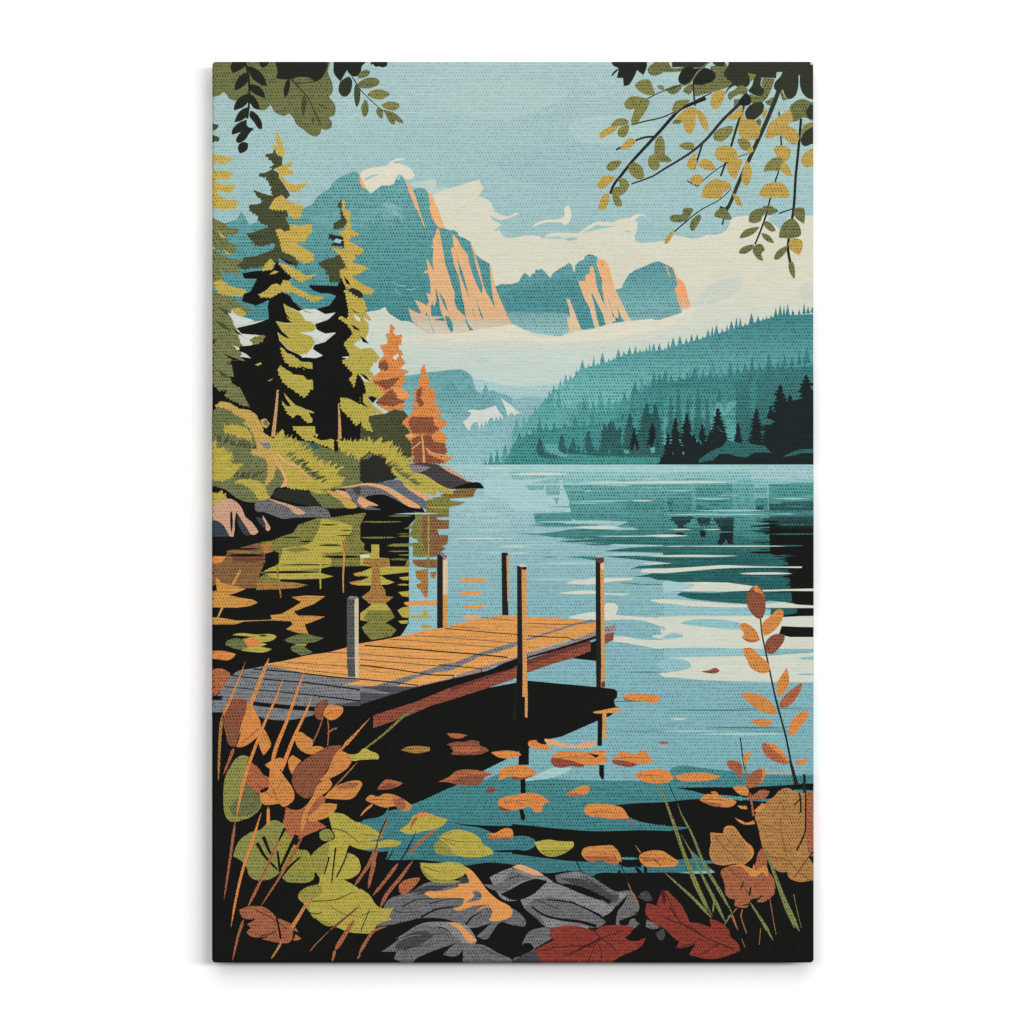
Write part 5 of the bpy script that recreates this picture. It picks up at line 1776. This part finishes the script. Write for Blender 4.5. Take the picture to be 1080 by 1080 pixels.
HOL~ 535,315 560,275 640,255 630,290 580,322
@bl56:leaf>bough
HOL~ 640,270 690,250 720,295 695,320 708,370 670,360 635,310
@bl57:leaf>bough
HOL~ 930,0 1000,0 1000,105 960,85 930,50
@bl58:leaf>bough
HOL~ 820,205 840,120 890,75 930,75 970,130 975,190 900,215 860,210
@bl59:leaf>bough
HOL~ 785,360 810,300 880,265 870,310 820,360
@bl60:leaf>bough
HGD~ 890,240 930,212 985,230 985,290 965,330 940,320 900,290
@bl61:leaf>bough
HOL~ 890,380 920,380 935,440 930,498 895,450
@fl10:x
T24
L BR 6 3 -60,985 60,975 200,985
L BR 5 2 30,980 90,1010
@fl11:x
L BR 6 3 T25 560,-20 650,-30 780,0
@fl4:x
L BR 5 2 T24 300,680 420,660 640,680
@fl5:x
L BR 5 2 T24 730,680 830,665 960,680
@fl6:x
L BR 5 3 T24 900,800 1000,795 1080,800
@fl29:x
L BR 5 3 T25 520,270 620,262 740,290
@fl23:x
L BR 5 3 T34 280,970 360,965 480,985
@fl18:x
L BR 5 3 T14 60,975 140,965 230,975
@shrub:autumn_plant | orange leaved plant in the lower left corner
@reedp:reed_clump | tall orange reeds in front of the dock
T04
@sh_l0:leaf>shrub
T04
ORD 22,45 80,32 120,45 155,75 130,130 90,180 50,225 22,225
@sh_l1:leaf>shrub
BR 105,370 130,310 170,255 240,250 275,270 270,340 240,430 210,520 200,590 150,580 120,490 105,420
OR 275,275 300,290 345,360 375,440 360,500 300,560 240,592 200,592 215,540 250,430
L BRD 6 4 290,350 240,450 210,530
L BRD 6 4 360,460 290,520 230,565
L ORD 6 5 160,250 220,248 265,255
@sh_l2:leaf>shrub
LFO 375,480 400,470 430,530 445,580 420,620 392,652 370,610 355,540
@sh_l3:leaf>shrub
LFO 615,545 610,510 650,485 700,515 745,550 735,590 800,590 840,615 790,640 700,640 640,600
@sh_l4:leaf>shrub
BR 755,330 765,290 840,250 850,270 830,340 800,400 765,385
@sh_l5:leaf>shrub
OR~ 820,345 850,300 900,295 955,310 955,345 920,385 870,402 820,370
L BRD 3 3 830,365 890,335 940,330
L LFB 8 10 815,380 780,480 740,560
L LFB 10 8 848,390 855,480 848,580
L LFB 10 14 845,500 880,470 915,460
@sh_l6:leaf>shrub
BR 595,850 600,790 640,720 740,650 850,590 945,580 920,640 880,700 830,780 780,870 710,958 640,930
LFO 945,620 1000,650 1018,690 990,740 900,800 820,830 790,830 850,760 880,690
L BRD 5 4 900,700 860,720 830,780
@sh_l7:leaf>shrub
LFG 120,800 150,740 190,680 240,652 290,665 270,740 290,860 350,930 380,1000 310,1085 T05 250,30 160,45 130,20 T04 120,1085 105,950
LFD 270,830 330,900 370,970 340,1050 250,1085 190,1085 150,1040 200,960
@sh_l8:leaf>shrub
ORD 270,820 300,700 350,735 390,790 440,820 430,870 370,900 370,930 300,880
LFO 440,700 500,750 560,830 600,890 610,960 560,1010 530,1020 510,1000 440,1005 390,1000 360,920 420,900 430,820
L BRD 5 4 300,750 420,830 500,990
L BRD 5 3 330,840 430,930 500,970
L BRD 4 3 530,820 490,890
@sh_l9:leaf>shrub
LFO 570,680 600,650 660,690 620,740 595,790 572,740
LFO 400,720 450,690 520,670 540,700 500,760 440,750
@sh_l10:leaf>shrub
LFO 820,955 880,890 960,850 1080,835 T14 15,850 T04 1080,890 1020,960 920,965
LFB 900,885 1000,845 1075,850 1040,880
@sh_l11:leaf>shrub
ORD 540,1085 550,1020 640,1040 750,960 790,930 830,960 820,1000 760,1060 720,1085 T05 840,80 720,130 600,170 560,130 530,60
LFO T04 700,1085 800,1000 915,1000 910,1030 860,1085 T05 720,45
LFO T04 790,850 860,820 880,860 800,940 740,970
LFB T04 820,960 780,1030 700,1085 640,1085 700,1000
@sh_l12:leaf>shrub
T05
LFG 175,290 220,180 300,120 370,100 430,45 480,35 545,80 530,150 500,260 510,400 480,430 430,455 340,460 290,430 270,370 240,330
YGD 545,110 600,180 640,240 700,250 740,330 755,420 740,460 640,480 530,450 510,400 490,280 500,200
LFG 540,420 620,400 740,440 690,470 600,478 540,460
L K 26 12 345,195 400,290 490,385
L K 26 12 390,150 430,250 450,290
L K 20 12 545,90 500,180
L K 14 20 490,250 510,400
L K 34 16 630,140 580,230 500,400
L K 12 22 655,295 590,350 510,440
@sh_l13:leaf>shrub
LFY 850,-20 960,-10 1040,40 1080,50 T15 0,60 60,75 150,140 160,160 60,180 T15 130,185 200,172 290,185 280,210 180,225 60,240 T05 1080,240 1000,210 980,260 1060,300 1075,330 1080,390 1030,440 960,455 1040,500 1080,530 T15 0,520 70,570 100,620 140,655 240,655 200,720 230,740 120,780 80,835 T05 1080,838 1000,830 900,790 820,760 740,720 700,640 640,590 640,560 700,510 780,490 790,440 740,380 725,300 800,220 870,180 900,160 880,100
LFYD 725,300 790,230 860,200 850,290 820,400 790,440 740,370
LFYD 640,560 700,510 800,490 800,550 740,600 720,680 800,740 900,770 860,790 760,730 690,650
LFG 790,120 850,95 895,150 860,180 800,170
L K 12 8 905,230 890,350 876,485
L K 10 10 1000,230 960,340 910,440
L K 12 8 858,295 845,350 822,420
L K 8 4 740,610 900,600 1030,545
L K 6 4 860,90 960,110 1070,190
L K 7 6 700,690 780,700 810,685
L BRD 5 4 860,640 960,700 1080,720
L BRD 4 3 T15 0,130 60,135 150,155
L BRD 5 3 T15 0,720 60,690 125,680
@sh_l14:leaf>shrub
LFB 220,670 300,645 400,655 450,690 480,720 600,780 640,830 600,820 580,900 500,905 380,880 450,850 300,860 270,830 300,800 275,775 340,735 240,725
ORD 600,890 620,845 660,875 630,890
L K 12 16 480,700 500,800 515,880
L K 6 5 330,670 430,720 560,805
L K 8 6 360,860 430,845 480,830
@re1:reed>reedp
T04
L LFO 6 24 265,-20 200,150 140,290 100,370
L BRO 26 14 95,370 80,550 T04 70,840
@re2:reed>reedp
L LFO 30 26 T04 430,-40 T04 300,290 220,500
L LFB 28 12 T04 180,600 150,680 105,790
@re3:reed>reedp
L OR 10 30 T04 535,85 490,220 400,420 300,680 240,880 200,1085
L LFB 24 10 T05 190,40 150,330 110,600
@re4:reed>reedp
L OR 12 34 T04 685,50 640,170 560,400 480,600 440,760
L OR 20 26 T05 425,-60 T05 425,70
@re5:reed>reedp
L OR 12 34 T04 740,220 690,350 610,520 540,700 520,770
@re6:reed>reedp
L OR 24 14 T05 375,-20 300,220 240,400 190,620 160,795
@re7:reed>reedp
L LFB 20 22 T05 500,170 430,330 340,530 280,650
L LFB 24 10 T05 250,740 210,860 170,1035
@re8:reed>reedp
L LFO 8 34 T04 1085,460 960,590 
L LFO 34 30 T04 850,820 700,1040 T05 660,120
L LFB 26 10 T05 680,130 560,350 480,480 370,650
@re9:reed>reedp
L STO 14 34 T05 740,560 660,690 580,820
L STO 20 8 T05 520,900 480,970 445,1020
L LFO 8 20 T14 70,385 -90,560 T04 880,680
@re10:reed>reedp
L STB 20 6 T15 200,0 130,190
L LFB 26 20 T15 125,200 60,350 0,440 -40,500
L LFB 24 20 T15 125,220 90,350 55,520
L K 8 6 T15 200,0 140,130 100,280
L STB 20 10 T15 110,320 60,520
@re11:reed>reedp
L STB 20 24 T15 545,100 440,170 340,290 
L LFB 24 26 T15 375,320 280,450 190,560 140,660
L K 7 10 T15 400,110 330,250 200,460
L LFB 26 20 T15 270,340 180,460 90,570
L K 8 6 T15 70,660 0,830
@re12:reed>reedp
L BRD 10 20 T05 1080,640 960,740 860,820
L STB 8 6 T05 860,820 760,920 720,970
L LFB 24 36 T05 1040,740 970,850 900,960
L ORD 24 10 T05 900,960 880,1040
L LFB 14 28 T15 190,790 100,820 40,900 -10,990
L ORD 14 8 T05 1080,990 1060,1020
L K 8 5 T15 240,240 180,350 150,460
L LFO 20 10 T14 90,1000 40,1040 0,1085
L STB 12 8 T04 1060,700 950,820 880,890
@redleaf_a:maple_leaf | red maple leaf at the middle of the bottom edge
T25
LFR 270,800 380,785 460,785 520,800 580,820 640,790 760,780 840,790 870,800 830,850 800,870 860,895 950,870 920,930 850,970 780,1000 720,1040 700,1060 220,1060 190,1010 160,960 230,920 290,890 300,870 260,860 275,830
L LFRD 10 6 620,880 500,940 350,1010
L LFRD 8 5 630,870 560,800 540,790
L LFRD 8 5 620,880 700,850 800,820
L LFRD 8 5 640,880 700,920 740,960
L LFRD 8 5 600,900 560,1000 540,1040
L LFRD 7 5 610,900 635,970 640,1040
L LFRD 8 5 580,930 400,930 200,960
L K 7 4 630,880 500,945 400,1005
@redleaf_b:maple_leaf | dark red maple leaf right of the bottom rocks
T35
LFR -20,560 20,535 60,570 120,630 160,700 190,760 240,765 335,800 325,735 400,760 460,810 480,870 520,900 545,960 480,990 400,1015 300,1020 180,990 230,910 120,945 90,940 110,900 60,860 0,800 -40,770
L LFRD 9 6 40,650 120,760 200,800 300,870 500,950
L LFRD 9 6 120,770 0,730
L LFRD 7 5 265,880 180,920 100,940
L LFRD 8 5 400,910 300,970 240,1000
L LFRD 7 5 20,560 60,650 100,740
L K 6 4 130,770 260,850 400,915 500,955
@redleaf_c:maple_leaf | small dark red leaf behind
T25
LFR 960,625 1020,640 1080,680 T35 10,700 0,800 T25 1000,760 950,690
LFRD 1060,530 1085,540 1085,640 1070,600
@brownleaf_a:leaf | tan leaf in the lower right corner
T34
LFT 820,905 880,885 940,910 1000,920 1070,910 T35 1070,450 1010,470 950,470 890,440 880,400 820,400 740,320 700,220 670,80 650,20 650,0 T34 680,1030 740,980 800,930
LFB 1010,915 1070,910 T35 1070,330 1040,290 1020,220 T34 1010,1060
L K 10 14 T34 965,915 975,990 975,1060 
L K 10 12 T34 1010,910 1010,1080 T35 1005,120 945,250
L K 8 10 T34 975,960 930,1005
L BRD 5 4 T35 830,20 840,150 880,300
L BRD 5 4 T35 700,60 830,110
L BRD 5 4 T35 740,290 880,320 960,400 1040,460
L K 6 5 T35 1060,260 1000,340 930,440
L BRD 4 4 T35 1010,180 930,230 900,250
L BRD 4 3 T34 840,970 780,1080
L BRD 4 3 T34 900,1000 830,960 860,1060
K T35 1070,300 1030,290 1050,330 1070,380
@brownleaf_b:leaf | orange brown leaf left of the tan one
T35
LFO 330,120 425,130 430,90 460,72 500,80 540,130 580,180 640,240 635,290 600,330 560,355 500,345 420,355 360,340 325,270 335,200
LFT 340,130 430,140 440,95 490,90 530,140 570,190 620,250 610,310 560,345 480,335 420,345 360,330 330,260 345,200
L BRD 5 4 365,150 440,240 560,330
L BRD 4 4 440,150 510,220 540,200
@brownleaf_c:leaf | rusty lobed leaf below
LFB 405,400 440,370 510,350 580,370 630,400 650,350 690,240 720,230 735,320 740,390 770,430 790,480 785,560 740,600 690,620 660,610 690,590 620,600 600,650 540,655 500,640 510,600 470,590 440,560 435,500 420,450
LFO 480,360 560,352 630,380 640,345 655,395 720,360 740,380 735,440 700,400 640,440 560,370
L BRD 5 6 470,380 540,450 600,560
L K 8 7 545,530 570,470
L K 12 12 620,510 610,570
L K 10 8 700,570 640,620 560,640
L BRD 4 4 640,520 740,440
@stem_red:stalk
T35
L STB 10 6 560,670 550,720 590,840
L STB 8 5 520,660 480,710
L STB 6 5 755,590 780,740 800,850
L STB 6 5 690,800 680,920
L OLR 5 4 925,560 950,680 980,800
L STB 5 4 555,880 580,940
@blades:grass_tuft | green grass blades at the lower right
@gb1:grass_blade>blades
L STG 12 26 T34 -100,780 10,970 50,1080 T35 140,270 220,480 310,680
L HOG 12 26 T34 -30,840 50,1085 T35 60,20 150,280 250,520 345,720
@gb2:grass_blade>blades
L STG 6 28 T34 95,985 130,1080 T35 200,130 290,350 400,540 490,700
@gb3:grass_blade>blades
L STG 6 30 T35 120,130 200,270 290,460 370,620 440,760
L STG 10 12 T35 360,560 350,700
@gb4:grass_blade>blades
L STG 8 26 T35 0,400 100,490 220,600 340,730
@gb5:grass_blade>blades
L STG 10 38 T35 700,200 760,340 840,560 930,800
L STG 20 34 T35 780,400 860,600 965,825
@gb6:grass_blade>blades
L STG 8 28 T35 610,610 680,720 760,850
L STG 18 6 T35 745,830 780,890
@gb7:grass_blade>blades
L STB 20 8 T35 480,700 530,820
L STG 14 6 T35 480,700 430,780
L K 7 5 T34 35,850 90,980
L HBD 8 6 T25 770,345 830,470 
L STB 8 8 T25 820,470 860,560 910,660
L ORD 12 6 T25 860,560 900,620
@plantR:autumn_plant | slim stem with orange leaves at the right edge
@stemR:stem>plantR
T33
L HBD 10 14 688,750 700,870 745,1085 T34 800,260 870,520 905,700 
L HBD 16 30 T34 900,690 945,860
L HBD 20 22 T34 1000,785 1003,920
@rl1:leaf>plantR
T33
BR 590,610 600,570 650,525 680,535 715,580 725,650 715,730 690,762 650,745 600,680
OR 640,530 660,520 690,555 722,612 700,585 672,572 652,568
@rl2:leaf>plantR
LFO 700,800 760,740 825,690 850,705 825,800 800,830 750,870 715,880 700,840
@rl3:leaf>plantR
LFO 540,800 570,790 620,810 660,850 685,910 650,915 560,890 570,860 545,830
ORD 550,885 600,905 680,912 640,928 590,920
@rl4:leaf>plantR
BR 725,930 790,870 860,875 860,905 800,990 770,1010 735,1000
@rl5:leaf>plantR
LFO 565,970 630,970 680,1020 745,1080 T34 752,50 720,68 670,60 620,30 T33 595,1060 570,1000
@rl6:leaf>plantR
T34
LFO 875,30 890,80 890,150 860,200 820,240 805,200 805,140 840,80
@rl7:leaf>plantR
ORD 825,305 830,270 880,210 980,135 985,150 940,250 890,300 840,315
@rl8:leaf>plantR
LFO 550,215 590,205 680,220 760,270 810,345 780,362 700,340 620,290
@rl9:leaf>plantR
OR 890,500 895,450 940,370 1030,330 1025,380 980,440 930,500 900,512
@rl10:leaf>plantR
ORD 700,580 710,560 770,580 830,620 880,680 890,710 840,712 760,680 710,630
OR 720,560 790,575 850,630 895,705 840,660 780,610
@rl11:leaf>plantR
LFO 925,715 960,690 1035,670 1020,700 970,722
@sprig:autumn_plant | small sprig of orange leaves at the right
@sprig_stem:stem>sprig
L HBD 10 6 545,525 560,650 575,760
L LFB 8 16 575,650 590,800 610,900 640,1085
L PKO 5 5 720,765 800,775 905,772
K~ 600,870 640,860 660,890 610,920
@sl1:leaf>sprig
LFB 445,695 500,688 550,710 550,820 530,822 520,780 470,750
@sl2:leaf>sprig
LFO 565,680 590,630 615,625 610,670 580,720
@sl3:leaf>sprig
LFB 585,880 590,820 650,760 720,745 725,790 680,860 620,885
LFO 700,745 722,752 725,790 680,860 700,800
@sl4:leaf>sprig
LFO 490,880 540,868 600,890 600,940 540,930
@sl5:leaf>sprig
LFB 590,950 640,930 700,895 755,910 720,960 650,970 600,965
@sl6:leaf>sprig
LFO 525,1010 590,1010 595,1035 545,1030
LFO 640,1050 700,990 725,1005 690,1050
@sl7:leaf>sprig
OR T35 505,15 550,35 590,50 640,35 650,60 560,60
'''
run(ART)
build()
